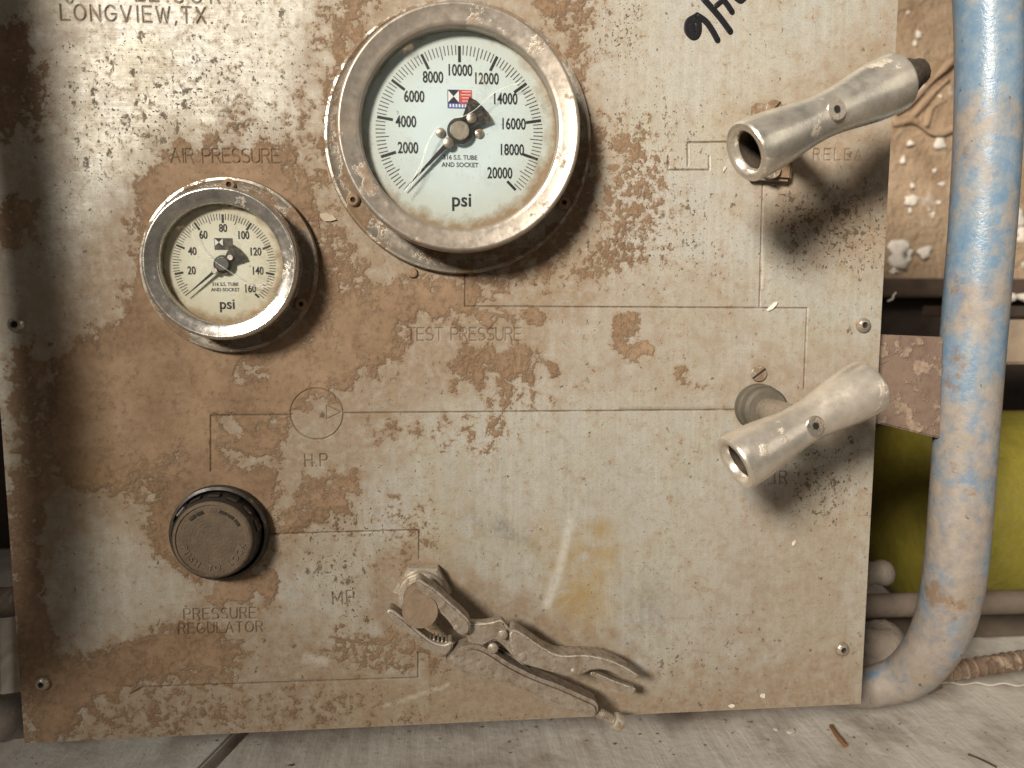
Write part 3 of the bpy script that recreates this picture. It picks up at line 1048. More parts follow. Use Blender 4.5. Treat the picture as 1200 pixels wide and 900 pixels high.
# ------------------------------------------------------------------ gauges
def gauge(name, label, center, FR, BR, IR, dep, dial_d, maxval, step, minor_per, numfmt, tick_ro, tick_ri, tick_mi, num_r, num_h, num_sx,
          ptr_ang, dialmat, bezmat, glassmat, screws, big):
    c = Vector((center[0], 0, center[1]))
    g = thing(name, label, 'gauge', c)
    fl = lathe_obj('flange', [(0, 0.0012), (FR - .004, 0.0012), (FR - .002, 0.0), (FR - .0004, 0.0012), (FR, .0030), (FR - .0006, .0046), (FR - .0018, .0048), (FR - .0030, .0040), (FR - .006, .0032), (BR - .004, .0030)], c, M_flange, g, 96)
    for ang, rr in screws:
        p = c + Vector((math.sin(ang) * rr, -.0034, math.cos(ang) * rr))
        sc_ = lathe_obj('flange_screw', [(.0034, 0), (.0034, .0008), (.0026, .0017), (.0013, .0019), (.0012, .0007), (0, .0007)], p, M_rust_screw, g, 16)
        lathe_obj('socket', [(.0012, .0011), (0, .0010)], p, M_hole, sc_, 6)
    # case wall and bezel ring with rolled edges
    lathe_obj('case', [(BR - .0035, .003), (BR - .0035, dep - .006)], c, M_flange, g, 96)
    b = BR
    lathe_obj('bezel', [(b - .005, dep - .0125), (b - .0006, dep - .0122), (b, dep - .0115), (b, dep - .0035), (b - .0003, dep - .0012), (b - .0009, dep - .0003), (b - .0016, dep), (b - .0021, dep - .0002),
                        (IR + .0026, dep - .0016), (IR + .0010, dep - .0018), (IR + .0003, dep - .0024), (IR, dep - .0034), (IR - .0002, dial_d - .0005)], c, bezmat, g, 128, angle=60)
    me = bpy.data.meshes.new('dial')
    bm = bmesh.new()
    lathe(bm, [(0, 0), (IR * .5, 0), (IR + .001, 0)], (0, 0, 0), 64)
    bmesh.ops.recalc_face_normals(bm, faces=bm.faces)
    bm.to_mesh(me)
    bm.free()
    dl = bpy.data.objects.new('dial', me)
    col.objects.link(dl)
    me.materials.append(dialmat)
    dl.parent = g
    dl.location = (0, -dial_d, 0)
    f = dial_d + .00012
    A0 = math.radians(-135)
    SP = math.radians(270)
    nmaj = maxval // step

    def bar(bm, ang, ri, ro, w, dd):
        u = Vector((math.sin(ang), 0, math.cos(ang)))
        v = Vector((math.cos(ang), 0, -math.sin(ang)))
        vs = [bm.verts.new(c + u * r + v * s * w / 2 + Vector((0, -dd, 0))) for r, s in ((ri, -1), (ri, 1), (ro, 1), (ro, -1))]
        bm.faces.new(vs)

    bm = bmesh.new()
    for i in range(nmaj * minor_per + 1):
        if i % minor_per == 0:
            continue
        if i < 2 and big is None:
            continue
        L = tick_mi if i % (minor_per // 2) else tick_mi - (tick_ro - tick_mi) * .35
        bar(bm, A0 + SP * i / (nmaj * minor_per), L, tick_ro, .00042 if big else .00036, f)
    tk = from_bm('minor_ticks', bm, M_grey_print, dl)
    tk.matrix_parent_inverse = Matrix.Translation(-c - Vector((0, -dial_d, 0)))
    tk['kind'] = 'stuff'
    kids = []
    for i in range(0, nmaj + 1):
        ang = A0 + SP * i / nmaj
        if i > 0:
            bm = bmesh.new()
            bar(bm, ang, tick_ri, tick_ro - .0004 if i < nmaj else tick_ro - .002, .0013 if big else .0010, f + .00005)
            kids.append(from_bm('major_tick', bm, M_black, dl))
            rr = num_r * (1 - 0.085 * math.sin(ang) ** 2)
            pos = c + Vector((math.sin(ang) * rr, -f - .00005, math.cos(ang) * rr))
            kids.append(put_text('numeral', numfmt % (i * step), num_h / .70, pos, M_black, dl, num_sx))
    S = IR / .045
    ty = -.0120 if big else -.0095
    th = .0021 if big else .0016
    kids.append(put_text('lettering', '316 S.S. TUBE', th / .70, c + Vector((0, -f, ty)), M_grey_print, dl, .95))
    kids.append(put_text('lettering', 'AND SOCKET', th / .70, c + Vector((0, -f, ty - th * 1.65)), M_grey_print, dl, .95))
    kids.append(put_text('unit_lettering', 'psi', (.0092 if big else .0070), c + Vector((.0006, -f, -.0322 if big else -.0192)), M_black, dl, .98))
    # maker's emblem: hourglass square beside a flag block, name strip below
    lc = c + Vector((0, -f, .0152 if big else .0098))
    lw, lh = (.0116, .0086) if big else (.0086, .0056)

    def quad(name, x0, z0, x1, z1, mat, e, pts=None):
        bm = bmesh.new()
        pp = pts or [(x0, z0), (x1, z0), (x1, z1), (x0, z1)]
        bm.faces.new([bm.verts.new(lc + Vector((a, -e, b))) for a, b in pp])
        return from_bm(name, bm, mat, dl)

    zb = -lh / 2 + lh * .28
    navy = M_navy if big else M_black
    kids.append(quad('emblem_back', -lw / 2, -lh / 2, lw / 2, lh / 2, M_blue if big else M_olive, .00002))
    kids.append(quad('emblem_square', -lw / 2, zb, 0, lh / 2, navy, .00006))
    m_ = (zb + lh / 2) / 2
    kids.append(quad('emblem_triangle', 0, 0, 0, 0, M_white, .0001, [(-lw / 2 + .0003, lh / 2 - .0003), (-lw / 4, m_), (-lw / 2 + .0003, zb + .0003)]))
    kids.append(quad('emblem_triangle', 0, 0, 0, 0, M_white, .0001, [(-.0003, zb + .0003), (-lw / 4, m_), (-.0003, lh / 2 - .0003)]))
    kids.append(quad('emblem_flag', 0, zb, lw / 2, lh / 2, M_red if big else M_olive, .00006))
    for j in range(4):
        zz = zb + (lh / 2 - zb) * (.15 + .23 * j)
        kids.append(quad('emblem_stripe', lw * (.10 if j != 2 else .05), zz, lw * .46, zz + lh * .035, M_white if big else M_grey_print, .0001))
    for j in range(7):
        xx = -lw * .42 + lw * .125 * j
        kids.append(quad('emblem_letter', xx, -lh * .44, xx + lw * .07, -lh * .27, M_white if big else M_grey_print, .0001))
    for o in kids:
        o.matrix_parent_inverse = Matrix.Translation(-c - Vector((0, -dial_d, 0)))
    # pointer
    u = Vector((math.sin(ptr_ang), 0, math.cos(ptr_ang)))
    v = Vector((math.cos(ptr_ang), 0, -math.sin(ptr_ang)))
    pd = dial_d + .0022
    R = tick_ro
    bm = bmesh.new()
    k1 = .36 if big else .40
    out = [(R * .97, 0.00008), (R * .5, .00075 * S), (R * .13, .00125 * S), (0, .0050 * S), (-R * .12, .0032 * S), (-R * k1, .0074 * S), (-R * (k1 + .03), .0040 * S)]
    pl = [(a, b) for a, b in out] + [(-R * (k1 + .035), 0)] + [(a, -b) for a, b in out[::-1]]
    fr = [bm.verts.new(c + u * a + v * b + Vector((0, -pd - .0005, 0))) for a, b in pl]
    bk = [bm.verts.new(x.co + Vector((0, .0005, 0))) for x in fr]
    bm.faces.new(fr)
    bm.faces.new(bk[::-1])
    for i in range(len(fr)):
        j = (i + 1) % len(fr)
        bm.faces.new((fr[i], bk[i], bk[j], fr[j]))
    ptr = from_bm('pointer', bm, M_black, g)
    hs = S if big else S * 1.15
    lathe_obj('hub_ring', [(.0060 * hs, 0), (.0060 * hs, .0004), (.0046 * hs, .0006)], c + Vector((0, -pd - .0003, 0)), M_black, g, 32)
    lathe_obj('hub', [(.0044 * hs, -.001), (.0044 * hs, .0010), (.0040 * hs, .0013), (0, .0013)], c + Vector((0, -pd - .0003, 0)), M_tan_metal if big else M_grey_print, g, 32)
    for s in (-1, 1):
        lathe_obj('hub_rivet', [(.0024 * S, 0), (.0024 * S, .0007), (.0019 * S, .0010), (0, .0010)], c + u * s * .0078 * S + Vector((0, -pd - .0004, 0)), M_tan_metal, g, 20)
    if big:
        for s in (-1, 1):
            lathe_obj('dial_screw', [(.0024, 0), (.0022, .0009), (.0012, .0014), (0, .0014)], c + Vector((s * .0092, -dial_d - .0001, -.0006)), M_screw, g, 18)
    # glass
    lathe_obj('glass', [(IR - .0001, 0), (IR * .5, 0), (0, 0)], c + Vector((0, -dep + .0048, 0)), glassmat, g, 64)
    return g


M_dial_l = dial_material('white_dial', (0.60, 0.69, 0.725), .046, .75, 0)
M_dial_s = dial_material('yellowed_dial', (0.70, 0.685, 0.60), .0283, 1.0, 37)
M_glass_l = glass_material('gauge_glass', .7)
M_glass_s = glass_material('grimy_gauge_glass', .9)
GL = (-.0268, .1238)
GS = (-.1408, .0606)
big_g = gauge('pressure_gauge', 'large round white pressure gauge reading to 20000 psi with cracked glass', GL,   .0668, .0573, .0464, .0275, .0185, 20000, 2000, 10, '%d',
              .0400, .0322, .0355, .0283, .0052, .66, math.radians(-136), M_dial_l, M_bezel, M_glass_l,
              [(math.radians(-120), .0612), (math.radians(120), .0612), (math.radians(0), .0612)], True)
small_g = gauge('pressure_gauge', 'small round yellowed pressure gauge reading to 160 psi below AIR PRESSURE lettering', GS, .0432, .0363, .0284, .0205, .0125, 160, 20, 10, '%d',
                .0243, .0198, .0212, .0172, .0038, .72, math.radians(-130), M_dial_s, M_bezel_s, M_glass_s,
                [(math.radians(2), .0392), (math.radians(119), .0392), (math.radians(-121), .0392)], None)


def crack(pts, d, r, parent, crop, sc):
    q = [P(crop[0] + a / sc, crop[1] + b / sc, d) for a, b in pts]
    q = spline(q, 6)
    bm = bmesh.new()
    tube(bm, q, [r * (0.6 + .5 * math.sin(i * .7) ** 2) for i in range(len(q))], 6)
    return from_bm('glass_crack', bm, M_crack, parent, True)


crack([(282, 618), (318, 560), (345, 505), (372, 430), (420, 385), (470, 372), (510, 350), (560, 305), (610, 278), (665, 262)], .0238, .00016, big_g, (370, 0), 2.727)
crack([(300, 600), (335, 545), (352, 470), (385, 418)], .0238, .00012, big_g, (370, 0), 2.727)
crack([(258, 350), (262, 400), (290, 450), (350, 505), (430, 560), (500, 605), (590, 610)], .0168, .00012, small_g, (150, 160), 3.4625)
crack([(500, 605), (540, 600), (600, 585)], .0168, .00010, small_g, (150, 160), 3.4625)


# ------------------------------------------------------------------ valves with waisted bar handles
def handle(name, label, stem, left, right, mat, square, plug):
    sx, sz = stem
    base = Vector((sx, 0, sz))
    t = thing(name, label, 'valve', base, 'valves with bar handles')
    a, b = Vector(left), Vector(right)
    ax = (b - a).normalized()
    L = (b - a).length
    mid = (a + b) / 2
    # bar: hourglass tube, hollow at both ends
    prof = []
    R0, R1, RW = .0133, .0133, .0098
    n = 22
    prof.append((0, .022))
    prof += [(.0082, .022), (.0084, .004), (.0093, .0008), (.0103, 0.0), (.0127, .0002), (.0132, .0010)]
    for i in range(n + 1):
        s = i / n
        w = abs(2 * s - 1)
        w = min(1, w / .88)
        r = RW + (R0 - RW) * (3 * w ** 2 - 2 * w ** 3)
        prof.append((r, .0014 + (L - .0028) * s))
    prof += [(.0132, L - .0006), (.0127, L), (.0103, L - .0001), (.0093, L - .0006), (.0084, L - .004), (.0082, L - .022), (0, L - .022)]
    bar = lathe_obj('bar', prof, a, mat, t, 48, axis=ax, angle=50)
    lathe_obj('bore', [(.0083, .0035), (.0080, .020), (0, .0205)], a, M_inner, bar, 32, axis=ax)
    # cap screw in the waist, facing out from the panel
    out = (Vector((0, -1, 0)) - ax * Vector((0, -1, 0)).dot(ax)).normalized()
    sp_ = mid + out * (RW - .0014)
    s = lathe_obj('screw', [(.0047, 0), (.0047, .0014), (.0044, .0017), (.0018, .0018), (.0017, .0006), (0, .0005)], sp_, M_screw, t, 24, axis=out)
    lathe_obj('socket', [(.00175, .00172), (.0008, .00160), (0, .00160)], sp_, M_hole, s, 6, axis=out)
    # stem
    bm = bmesh.new()
    tube(bm, [base + Vector((0, 0, 0)), Vector((sx, mid.y + .002, sz))], .0066, 24)
    from_bm('stem', bm, M_screw, t, True, 40)
    if square:
        bm = bmesh.new()
        M = Matrix.Rotation(math.radians(2), 3, 'Y')
        box(bm, base + Vector((-.0115, -.0060, -.0200)), base + Vector((.0115, -.0003, .0185)), .0016, M)
        from_bm('mounting_plate', bm, M_flange, t)
        for s_ in (-1, 1):
            slot_screw(base + Vector((-.001, -.0060, s_ * .0148)), .0050, t, math.radians(40))
    else:
        lathe_obj('bonnet', [(.0128, .0002), (.0128, .0050), (.0118, .0064), (.0118, .0120), (.0104, .0136), (.0060, .0136)], base, M_bonnet, t, 32)
        for s_ in (-1, 1):
            slot_screw(base + Vector((.0, -.0003, s_ * .0182)), .0044, t, math.radians(52), .0010)
    if plug:
        lathe_obj('end_plug', [(.0088, -.004), (.0088, .0050), (.0078, .0095), (.0066, .0105), (.0060, .0150), (.0035, .0170), (0, .0172)], b, M_inner, t, 12, axis=ax)
    return t


def slot_screw(c, r, parent, ang, h=.0022):
    s = lathe_obj('slotted_screw', [(r, 0), (r, h * .7), (r * .93, h), (0, h)], c, M_flange, parent, 24)
    bm = bmesh.new()
    M = Matrix.Rotation(ang, 3, 'Y')
    box(bm, c + Vector((-.0005, -h - .00006, -r * .97)), c + Vector((.0005, -h * .5, r * .97)), 0, M)
    from_bm('slot', bm, M_hole, s)
    return s


M_bonnet = simple('dusty_grey_nylon', (0.10, 0.088, 0.066), 0.6, 0.1, 0.2, 120, 0.0003)
e1, e2 = P(873, 179, .066), P(1049, 97, .051)
handle('shutoff_valve', 'shiny waisted bar valve handle over square plate beside RELEASE lettering', (.1345, .1258), e1, e2, M_handle, True, True)
e1, e2 = P(860, 543, .063), P(1019, 452, .053)
handle('shutoff_valve', 'dusty waisted bar valve handle over round bonnet at end of engraved line', (.1335, -.0135), e1, e2, M_handle2, False, False)

# ------------------------------------------------------------------ regulator knob
KC = Vector((-.1512, 0, -.0755))
kn = thing('regulator_knob', 'round dust-caked black regulator knob above PRESSURE REGULATOR lettering', 'knob', KC)
lathe_obj('collar', [(.0246, .0003), (.0250, .0016), (.0246, .0050), (.0232, .0056), (.0222, .0040), (.0216, .0006)], KC, M_knob, kn, 64)
lathe_obj('skirt', [(.0214, .0010), (.0216, .0060), (.0208, .0095), (.0203, .0132), (.0196, .0142)], KC, M_knob, kn, 64)
for i in range(7):
    a = math.radians(-75 + i * 25)
    u = Vector((math.sin(a), 0, math.cos(a)))
    v = Vector((math.cos(a), 0, -math.sin(a)))
    M = Matrix((v, Vector((0, 1, 0)), u)).transposed()
    bm = bmesh.new()
    c_ = KC + u * .0213 + Vector((0, -.0075, 0))
    box(bm, c_ - Vector((.0030, .0034, .0005)), c_ + Vector((.0030, .0034, .0005)), .0004, M)
    from_bm('grip_window', bm, M_bezel if i in (1,) else M_knob, kn)
prof = [(.0197, .0138), (.0192, .0150), (.0180, .0152), (.0178, .0146)]
for i in range(9):
    r = .0172 - i * .0018
    prof += [(r, .0146), (r - .0006, .01475), (r - .0012, .0146)]
prof.append((0, .0146))
lathe_obj('face', prof, KC, M_knob_face, kn, 64, angle=60)
msg = 'PUSH TO LOCK'
for i, ch in enumerate(msg):
    if ch == ' ':
        continue
    a = math.radians(255 - i * 13.6)
    rr = .0145
    put_text('raised_letter', ch, .0046, KC + Vector((math.sin(a) * rr, -.0147, math.cos(a) * rr)), M_knob_letter, kn, .95, rot=a + math.pi, extrude=.00035)
for a in (-38, -22, 22, 38, 55):
    a = math.radians(a)
    bm = bmesh.new()
    u = Vector((math.sin(a), 0, math.cos(a)))
    v = Vector((math.cos(a), 0, -math.sin(a)))
    M = Matrix((v, Vector((0, 1, 0)), u)).transposed()
    c_ = KC + u * .0148 + Vector((0, -.0148, 0))
    box(bm, c_ - Vector((.0018, .0004, .0008)), c_ + Vector((.0018, .0004, .0008)), .0002, M)
    from_bm('raised_mark', bm, M_knob, kn)

# ------------------------------------------------------------------ hex valve stem gripped by the pliers
NC = Vector((-.0480, 0, -.1090))
hv = thing('needle_valve', 'hex nut and round valve stem gripped by the locking pliers', 'valve', NC)
lathe_obj('hex_nut', [(.0130, .0002), (.0152, .0008), (.0152, .0075), (.0138, .0088), (.0100, .0088)], NC, M_nut, hv, 6, angle=20, a0=math.radians(12))
lathe_obj('washer', [(.0124, .0088), (.0124, .0125), (.0116, .0132), (.0104, .0132), (.0104, .0150), (.0092, .0152)], NC, M_nut, hv, 40)
lathe_obj('stem', [(.0090, .010), (.0090, .0312), (.0086, .0320), (0, .0321)], NC, M_stub, hv, 40)

# ------------------------------------------------------------------ locking pliers
ORG = (430, 640)
K = 3.3333


def cp(pts):
    return [(ORG[0] + a / K, ORG[1] + b / K) for a, b in pts]


def pdep(px):
    t = min(1, max(0, (px - 455) / 265))
    return .0265 - .0120 * t


pl = thing('locking_pliers', 'mud-caked steel locking pliers clamped on the hex valve stem', 'pliers', P(560, 760, 0))
slab('upper_jaw', cp([(190, 140), (205, 132), (235, 150), (280, 182), (335, 232), (388, 280), (404, 310), (398, 340), (375, 350), (348, 335), (315, 292), (270, 246), (225, 200), (200, 165)]), lambda x: pdep(x) + .0022, .0105, M_plier, pl, .0022)
slab('body_plate', cp([(385, 300), (430, 302), (480, 298), (505, 290), (528, 290), (543, 308), (560, 330), (590, 360), (615, 410), (622, 440), (600, 455), (572, 440), (545, 405), (505, 372), (470, 385), (440, 398), (395, 375)]), lambda x: pdep(x), .0065, M_plier, pl, .0012)
slab('lever_handle', cp([(556, 345), (572, 328), (600, 338), (650, 372), (705, 408), (760, 428), (850, 426), (930, 440), (1000, 468), (1062, 508), (1050, 522), (990, 506), (930, 486), (880, 486), (838, 505), (785, 510), (720, 494), (650, 474), (600, 458), (572, 425), (560, 385)]), lambda x: pdep(x) + .0018, .0115, M_plier, pl, .0030)
slab('release_lever', cp([(880, 490), (915, 505), (960, 524), (1010, 543), (1046, 556), (1050, 570), (1038, 582), (1005, 576), (955, 553), (905, 520), (872, 505)]), lambda x: pdep(x) - .0010, .0045, M_plier, pl, .0012)
slab('lower_jaw', cp([(72, 262), (85, 248), (110, 258), (160, 298), (215, 345), (262, 376), (300, 385), (330, 375), (336, 398), (318, 425), (292, 440), (262, 425), (215, 388), (150, 338), (100, 296)]), lambda x: pdep(x), .0100, M_plier, pl, .0020)
for i in range(6):
    a = (238 + i * 16, 366 + i * 3.0)
    slab('jaw_tooth', cp([(a[0], a[1] + 10), (a[0] + 5, a[1] - 6), (a[0] + 11, a[1] - 6), (a[0] + 12, a[1] + 12)]), lambda x: pdep(x) - .0005, .0075, M_plier, pl, .0003, False, 1)
slab('fixed_handle', cp([(308, 458), (330, 430), (360, 405), (400, 393), (440, 396), (490, 420), (560, 465), (660, 514), (760, 552), (840, 588), (893, 613), (906, 638), (900, 662), (880, 670), (845, 664), (780, 645), (700, 610), (600, 562), (500, 533), (400, 508), (335, 484)]), lambda x: pdep(x) + .0012, .0125, M_plier, pl, .0038, True, 4)
slab('link', cp([(505, 405), (525, 400), (600, 455), (680, 500), (740, 520), (738, 538), (690, 525), (600, 480), (515, 425)]), lambda x: pdep(x) - .002, .0030, M_inner, pl, .0005)
for a, b, r in ((530, 345, .0026), (602, 430, .0030), (805, 487, .0021), (440, 462, .0040), (492, 398, .0028), (352, 312, .0022)):
    q = cp([(a, b)])[0]
    off = .0078 if (a, b) in ((530, 345), (602, 430), (805, 487)) else .0074
    c_ = P(q[0], q[1], pdep(q[0]) + off - .0012)
    lathe_obj('rivet', [(r, 0), (r * .95, .0008), (r * .6, .0014), (0, .0016)], c_, M_plier, pl, 18)
q0, q1 = cp([(860, 626)])[0], cp([(985, 690)])[0]
s0, s1 = P(*q0, pdep(q0[0]) + .0006), P(*q1, pdep(q1[0]) + .0006)
bm = bmesh.new()
pts = [s0.lerp(s1, i / 40) for i in range(39)]
tube(bm, pts, [.0026 + .0003 * (i % 2) for i in range(39)], 14)
sc_ = from_bm('adjusting_screw', bm, M_plier, pl, True, 30)
lathe_obj('adjusting_knob', [(0, -.0042), (.0036, -.0042), (.0046, -.0034), (.0050, -.0008), (.0046, .0010), (.0034, .0018), (0, .0020)], s1, M_nut, sc_, 18, axis=(s1 - s0).normalized())

# ------------------------------------------------------------------ pipe frame round the panel
fr = thing('tubular_guard', 'bent tubular steel frame in worn blue paint round the panel edge', 'guard', P(1060, 810, -.04))
PD = -.012
path = [P(900, -190, PD), P(1040, -175, PD), P(1120, -120, PD), P(1152, -45, PD), P(1159, 40, PD), P(1158, 140, PD), P(1152, 250, PD), P(1144, 350, PD), P(1136, 450, PD), P(1129, 550, PD), P(1122, 640, PD), P(1115, 695, PD - .003), P(1103, 738, PD - .008), P(1084, 771, PD - .016), P(1060, 793, PD - .026), P(1030, 803, PD - .034), P(1000, 806, PD - .040), P(900, 798, PD - .042), P(500, 818, PD - .042), P(60, 836, PD - .042), P(0, 842, PD - .03)]
lp = path[-1]
path += [lp + Vector((-.03, -.012, .012)), lp + Vector((-.040, -.045, .045))]
path += [Vector((-.300, -.088, -.085)), Vector((-.293, -.100, 0.0)), Vector((-.296, -.100, .15)), Vector((-.303, -.100, .34))]  # unseen left upright, added to cast the shadow band on the plate
q = spline(path, 10)
rad = []
for p in q:
    a, b = pix(p.x, p.y, p.z)
    r = .0167
    if p.z < -.12 and p.x > .08:
        t = min(1, max(0, (1118 - a) / 90))
        r = .0167 - .0042 * t
    elif p.z < -.12:
        r = .0128
    rad.append(r)
bm = bmesh.new()
tube(bm, q, rad, 32)
from_bm('pipe', bm, M_pipe, fr, True)
bm = bmesh.new()
bc = [P(1020, 391.5, .0 - .010), P(1106, 395, -.010), P(1102, 514, -.010), P(1020, 494, -.010)]
f_ = [bm.verts.new(v) for v in bc]
b_ = [bm.verts.new(v + Vector((0, .006, 0))) for v in bc]
bm.faces.new(f_)
bm.faces.new(b_[::-1])
for i in range(4):
    j = (i + 1) % 4
    bm.faces.new((f_[i], b_[i], b_[j], f_[j]))
bmesh.ops.bevel(bm, geom=list(bm.edges), offset=.0008, segments=2, affect='EDGES')
from_bm('bracket', bm, M_bracket, fr)

# ------------------------------------------------------------------ things behind the panel
k = NT('faded_yellow_paint')
co = k.coord()
n1 = k.noise(22, 9, 0.66, co)
n2 = k.noise(160, 5, 0.6, co)
c = k.mix(k.ramp(n1, 0.35, 0.65), (0.125, 0.106, 0.010), (0.21, 0.178, 0.020))
c = k.mix(k.ramp(n2, 0.52, 0.72, 0, 0.6), c, (0.16, 0.125, 0.04))
k.bsdf(c, 0.6, 0, k.bump(n2, 0.001))
M_tank = k.m
TY = .235
tt, tb = P(1180, 481, -TY).z, P(1195, 712, -TY).z
TR = (tt - tb) / 2 * .97
tcn = Vector((0, TY + .01, (tt + tb) / 2))
xl = P(1047, 600, -TY).x
prof = [(0, 0), (TR * .5, .003), (TR * .80, .008), (TR * .93, .016), (TR * .985, .028), (TR, .045), (TR, .40), (TR * .88, .44), (TR * .5, .465), (0, .47)]
tank = thing('gas_cylinder', 'faded yellow steel cylinder lying behind the blue pipe', 'cylinder', (xl + .2, tcn.y, tcn.z - TR))
lathe_obj('shell', prof, (xl, tcn.y, tcn.z), M_tank, tank, 48, axis=(1, 0, 0), angle=60)

M_grey = simple('grey_fitting', (0.16, 0.135, 0.11), 0.6, 0.2, 0.2, 90, .0005)
M_plank = simple('dusty_brown_plank', (0.125, 0.095, 0.072), 0.75, 0, 0.3, 30, .001, 120)
# drawer-like box seen right of the pipe
a, b = P(1178, 372, -.25), P(1300, 426, -.25)
bm = bmesh.new()
box(bm, (a.x - .02, .25, b.z), (b.x, .31, a.z), .002)
tag(from_bm('wooden_block', bm, simple('tan_block', (0.34, 0.26, 0.19), .7, 0, .2, 40, .001, 120)), 'tan wooden block above the yellow cylinder beside the pipe', 'block')
# white stick on the ledge
pts = spline([P(1182, 349, -.26), P(1196, 348, -.262), P(1230, 353, -.265), P(1280, 352, -.27)], 6)
bm = bmesh.new()
tube(bm, pts, [.0035 + .001 * math.sin(i) for i in range(len(pts))], 10)
tag(from_bm('white_stick', bm, M_splat), 'thin white stick lying under the wall ledge behind the pipe', 'stick')
# support arm carrying the block and the stick
bm = bmesh.new()
a = P(1175, 356, -.25)
box(bm, (a.x - .03, .245, a.z - .012), (a.x + .30, .32, a.z - .002), .001)
tag(from_bm('shelf_board', bm, M_wall_dark), 'dark narrow shelf board under the white stick', 'shelf')
# curl of wire on the ledge
pts = spline([P(1040, 353, -.2), P(1046, 350, -.2), P(1047, 346, -.2), P(1050, 343, -.2)], 6)
bm = bmesh.new()
tube(bm, pts, .0008, 6)
tag(from_bm('wire_curl', bm, M_splat), 'short pale curl of wire beside the panel edge', 'wire')

# fitting with a rounded end poking out beside the panel
bm = bmesh.new()
a, b = P(990, 672, -.07), P(1046, 671, -.07)
n_ = 10
pts = [a.lerp(b, i / n_) for i in range(n_ + 1)]
rad = [.0080] * 6 + [.0072, .0082, .0088, .0078, .0040]
tube(bm, pts, rad, 18)
tag(from_bm('pipe_fitting', bm, M_grey, None, True), 'grey round-ended pipe fitting poking out behind the panel edge', 'fitting')
# bars behind
bm = bmesh.new()
a, b = P(960, 712, -.10), P(1240, 704, -.10)
tube(bm, [a, b], .0085, 18)
tag(from_bm('steel_bar', bm, M_plank, None, True, 40), 'dusty horizontal bar passing behind the pipe above the floor', 'bar')
bm = bmesh.new()
a = on_floor(960, 750)
b = on_floor(1260, 742)
box(bm, (a.x, a.y - .01, FLOOR_Z + .0005), (b.x, a.y + .03, FLOOR_Z + .022), .002)
tag(from_bm('timber_batten', bm, M_plank), 'brown timber batten on the floor below the yellow cylinder', 'timber')
# lumpy cloth bundle
bm = bmesh.new()
bmesh.ops.create_icosphere(bm, subdivisions=4, radius=1.0)
cc_ = P(1035, 768, -.085)
for v in bm.verts:
    n = v.co.copy()
    d = 1 + .13 * math.sin(5 * n.x + 2 * n.z) + .10 * math.sin(8 * n.z - 3 * n.x) + .06 * math.sin(14 * n.x + 9 * n.y)
    d += .10 * math.sin(11 * n.z + 6 * n.x) * math.sin(9 * n.x - 2)
    v.co = Vector((n.x * .040 * d, n.y * .024 * d, n.z * .021 * d)) + cc_ + Vector((0, 0, -.004))
tag(from_bm('cloth_bundle', bm, simple('dusty_grey_cloth', (0.19, 0.155, 0.125), .9, 0, .2, 60, .0012, 260), None, True), 'crumpled grey cloth bundle behind the corner of the panel', 'cloth')
# corrugated white sheet on the floor
SH = floor_material('white_sheet_paint', (0.62, 0.59, 0.54), (0.50, 0.46, 0.41), (0.36, 0.30, 0.24), .35)


def sheet(name, label, corners, amp, waves):
    a, b, c_, d = corners
    bm = bmesh.new()
    N1, N2 = waves * 8, 10
    g = []
    for j in range(N2 + 1):
        row = []
        for i in range(N1 + 1):
            s, t = i / N1, j / N2
            p = a.lerp(b, s).lerp(d.lerp(c_, s), t)
            row.append(bm.verts.new(p + Vector((0, 0, amp * (1 + math.sin(2 * math.pi * s * waves))))))
        g.append(row)
    for j in range(N2):
        for i in range(N1):
            bm.faces.new((g[j][i], g[j][i + 1], g[j + 1][i + 1], g[j + 1][i]))
    r = bmesh.ops.extrude_face_region(bm, geom=list(bm.faces))
    for v in r['geom']:
        if isinstance(v, bmesh.types.BMVert):
            v.co.z -= .001
    o = from_bm(name, bm, SH, None, True, 60)
    return tag(o, label, 'sheet')


z_ = .003
sheet('corrugated_sheet', 'pale corrugated sheet on the floor under the rusty rod', [on_floor(1040, 800, z_), on_floor(1330, 806, z_), on_floor(1300, 752, z_), on_floor(1060, 748, z_)], .0009, 9)
sheet('corrugated_sheet', 'pale corrugated sheet on the floor beside the left panel edge', [on_floor(-160, 846, z_), on_floor(40, 846, z_), on_floor(34, 715, z_), on_floor(-140, 715, z_)], .0028, 6)

# ribbed rusty rod
M_rod = dirty_metal('rusty_ribbed_rod', (0.16, 0.10, 0.066), .7, .2, .5, 90, (0.25, 0.18, 0.125), film=.4, bump=.001)
a, b = P(1098, 789, -.058), P(1330, 752, -.075)
bm = bmesh.new()
N = 120
pts = [a.lerp(b, i / N) for i in range(N + 1)]
tube(bm, pts, [.0060 + (.0006 if i % 5 == 0 else 0) + random.uniform(-.0002, .0002) for i in range(N + 1)], 14)
tag(from_bm('ribbed_rod', bm, M_rod, None, True, 30), 'rusty ribbed reinforcing rod behind the bottom bend of the pipe', 'rod')

# dark hose end at the left panel edge
bm = bmesh.new()
pts = spline([P(-70, 690, -.05), P(-20, 703, -.05), P(5, 706, -.045), P(30, 702, -.04)], 8)
tube(bm, pts, .0085, 16)
tag(from_bm('hose', bm, M_inner, None, True), 'dark hose end behind the left edge of the panel', 'hose')

# ------------------------------------------------------------------ loose chips and bits
M_chip = simple('white_chip', (0.60, 0.56, 0.49), .6, 0, .1)


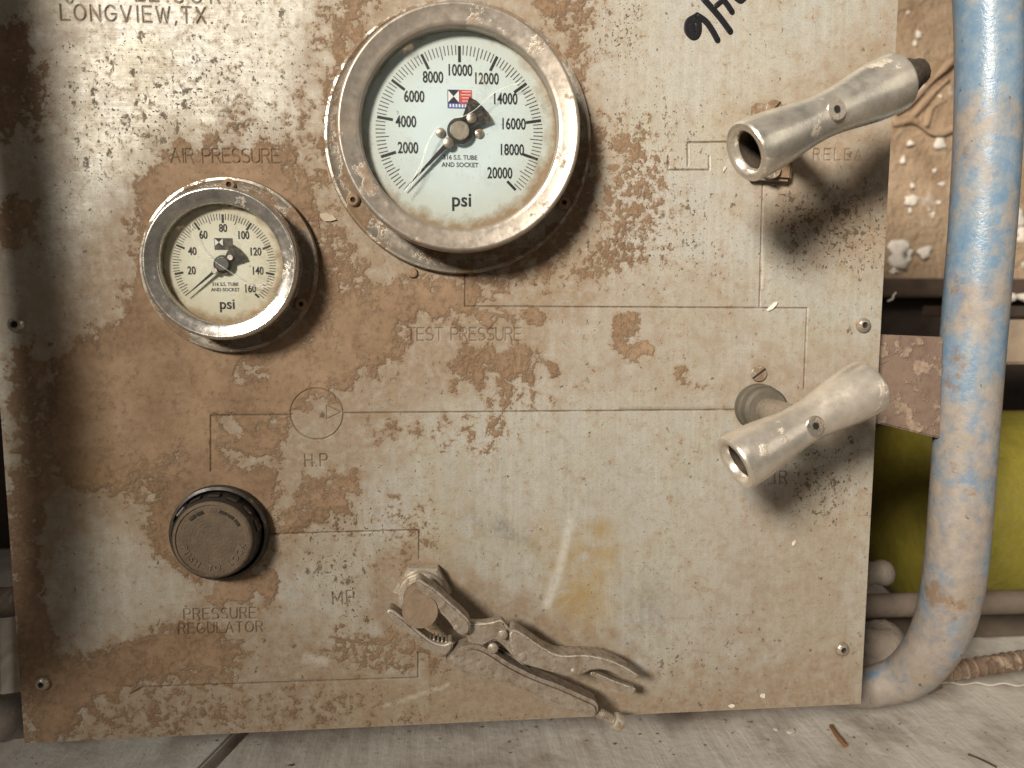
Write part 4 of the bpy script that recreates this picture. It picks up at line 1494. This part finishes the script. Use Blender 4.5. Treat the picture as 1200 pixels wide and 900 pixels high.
def chip(px, py, w, h, label, ang, floor_=False, mat=M_chip, d=.0004):
    bm = bmesh.new()
    rnd = random.Random(px)
    n = 7
    c_ = on_floor(px, py, .0008) if floor_ else P(px, py, d)
    ring = []
    for s in (0, 1):
        ring.append([])
        for i in range(n):
            a = 2 * math.pi * i / n
            r = rnd.uniform(.75, 1.2)
            x, y = math.cos(a) * w * r / 2, math.sin(a) * h * r / 2
            x, y = x * math.cos(ang) - y * math.sin(ang), x * math.sin(ang) + y * math.cos(ang)
            e = .0005 * s * rnd.uniform(.5, 1.4)
            ring[-1].append(bm.verts.new(c_ + (Vector((x, y, e)) if floor_ else Vector((x, -e, y)))))
    bm.faces.new(ring[0][::-1])
    bm.faces.new(ring[1])
    for i in range(n):
        j = (i + 1) % n
        bm.faces.new((ring[0][i], ring[0][j], ring[1][j], ring[1][i]))
    return tag(from_bm('paint_chip', bm, mat), label, 'chip')


chip(905, 359, .0072, .0026, 'pale leaf-shaped chip stuck at the engraved line corner', .7)
chip(930, 636, .0034, .0018, 'tiny white chip on the panel below the dusty handle', .9)
chip(894, 815, .0030, .0028, 'round white chip on the panel just above its bottom edge', 0)
chip(857, 827, .0036, .0022, 'flat white chip at the very bottom edge of the panel', .2)
chip(384, 255, .0080, .0042, 'pale mud flake on the panel between the two gauges', -.2, mat=simple('mud_flake', (0.42, 0.35, 0.26), .8))
chip(849, 198, .0040, .0010, 'thin white sliver left of the upper handle mouth', 1.1)
chip(927, 857, .0062, .0040, 'larger white crumb on the floor below the panel', .6, True)
chip(909, 855, .0030, .0028, 'smaller white crumb on the floor below the panel', .1, True)
bm = bmesh.new()
pts = [on_floor(974, 851, .0012), on_floor(981, 862, .002), on_floor(991, 874, .0012)]
tube(bm, spline(pts, 5), .0014, 8)
tag(from_bm('twig', bm, simple('brown_twig', (0.20, 0.095, 0.035), .8)), 'short brown twig on the floor below the panel corner', 'twig')
bm = bmesh.new()
pts = [on_floor(1135, 884, .0008), on_floor(1150, 890, .001), on_floor(1168, 899, .0008)]
tube(bm, spline(pts, 5), .0006, 8)
tag(from_bm('wire_scrap', bm, M_inner), 'thin dark scrap of wire on the floor right of the twig', 'wire')

# grit and crumbs swept against the base of the panel
bm = bmesh.new()
rnd = random.Random(3)
for i in range(300):
    px, py = rnd.uniform(-60, 1260), 838 + abs(rnd.gauss(0, 34))
    r = bmesh.ops.create_icosphere(bm, subdivisions=1, radius=1.0)
    sc = abs(rnd.gauss(0, .00028)) + .00012
    c_ = on_floor(px, py, sc * .4)
    for v in r['verts']:
        v.co = Vector((v.co.x * sc * rnd.uniform(.7, 1.5), v.co.y * sc * rnd.uniform(.7, 1.5), v.co.z * sc * .6)) + c_
grit = from_bm('floor_grit', bm, simple('brown_grit', (0.17, 0.115, 0.075), .9, 0, .5, 60))
grit['kind'] = 'stuff'
tag(grit, 'scattered brown grit on the floor along the panel base', 'grit')
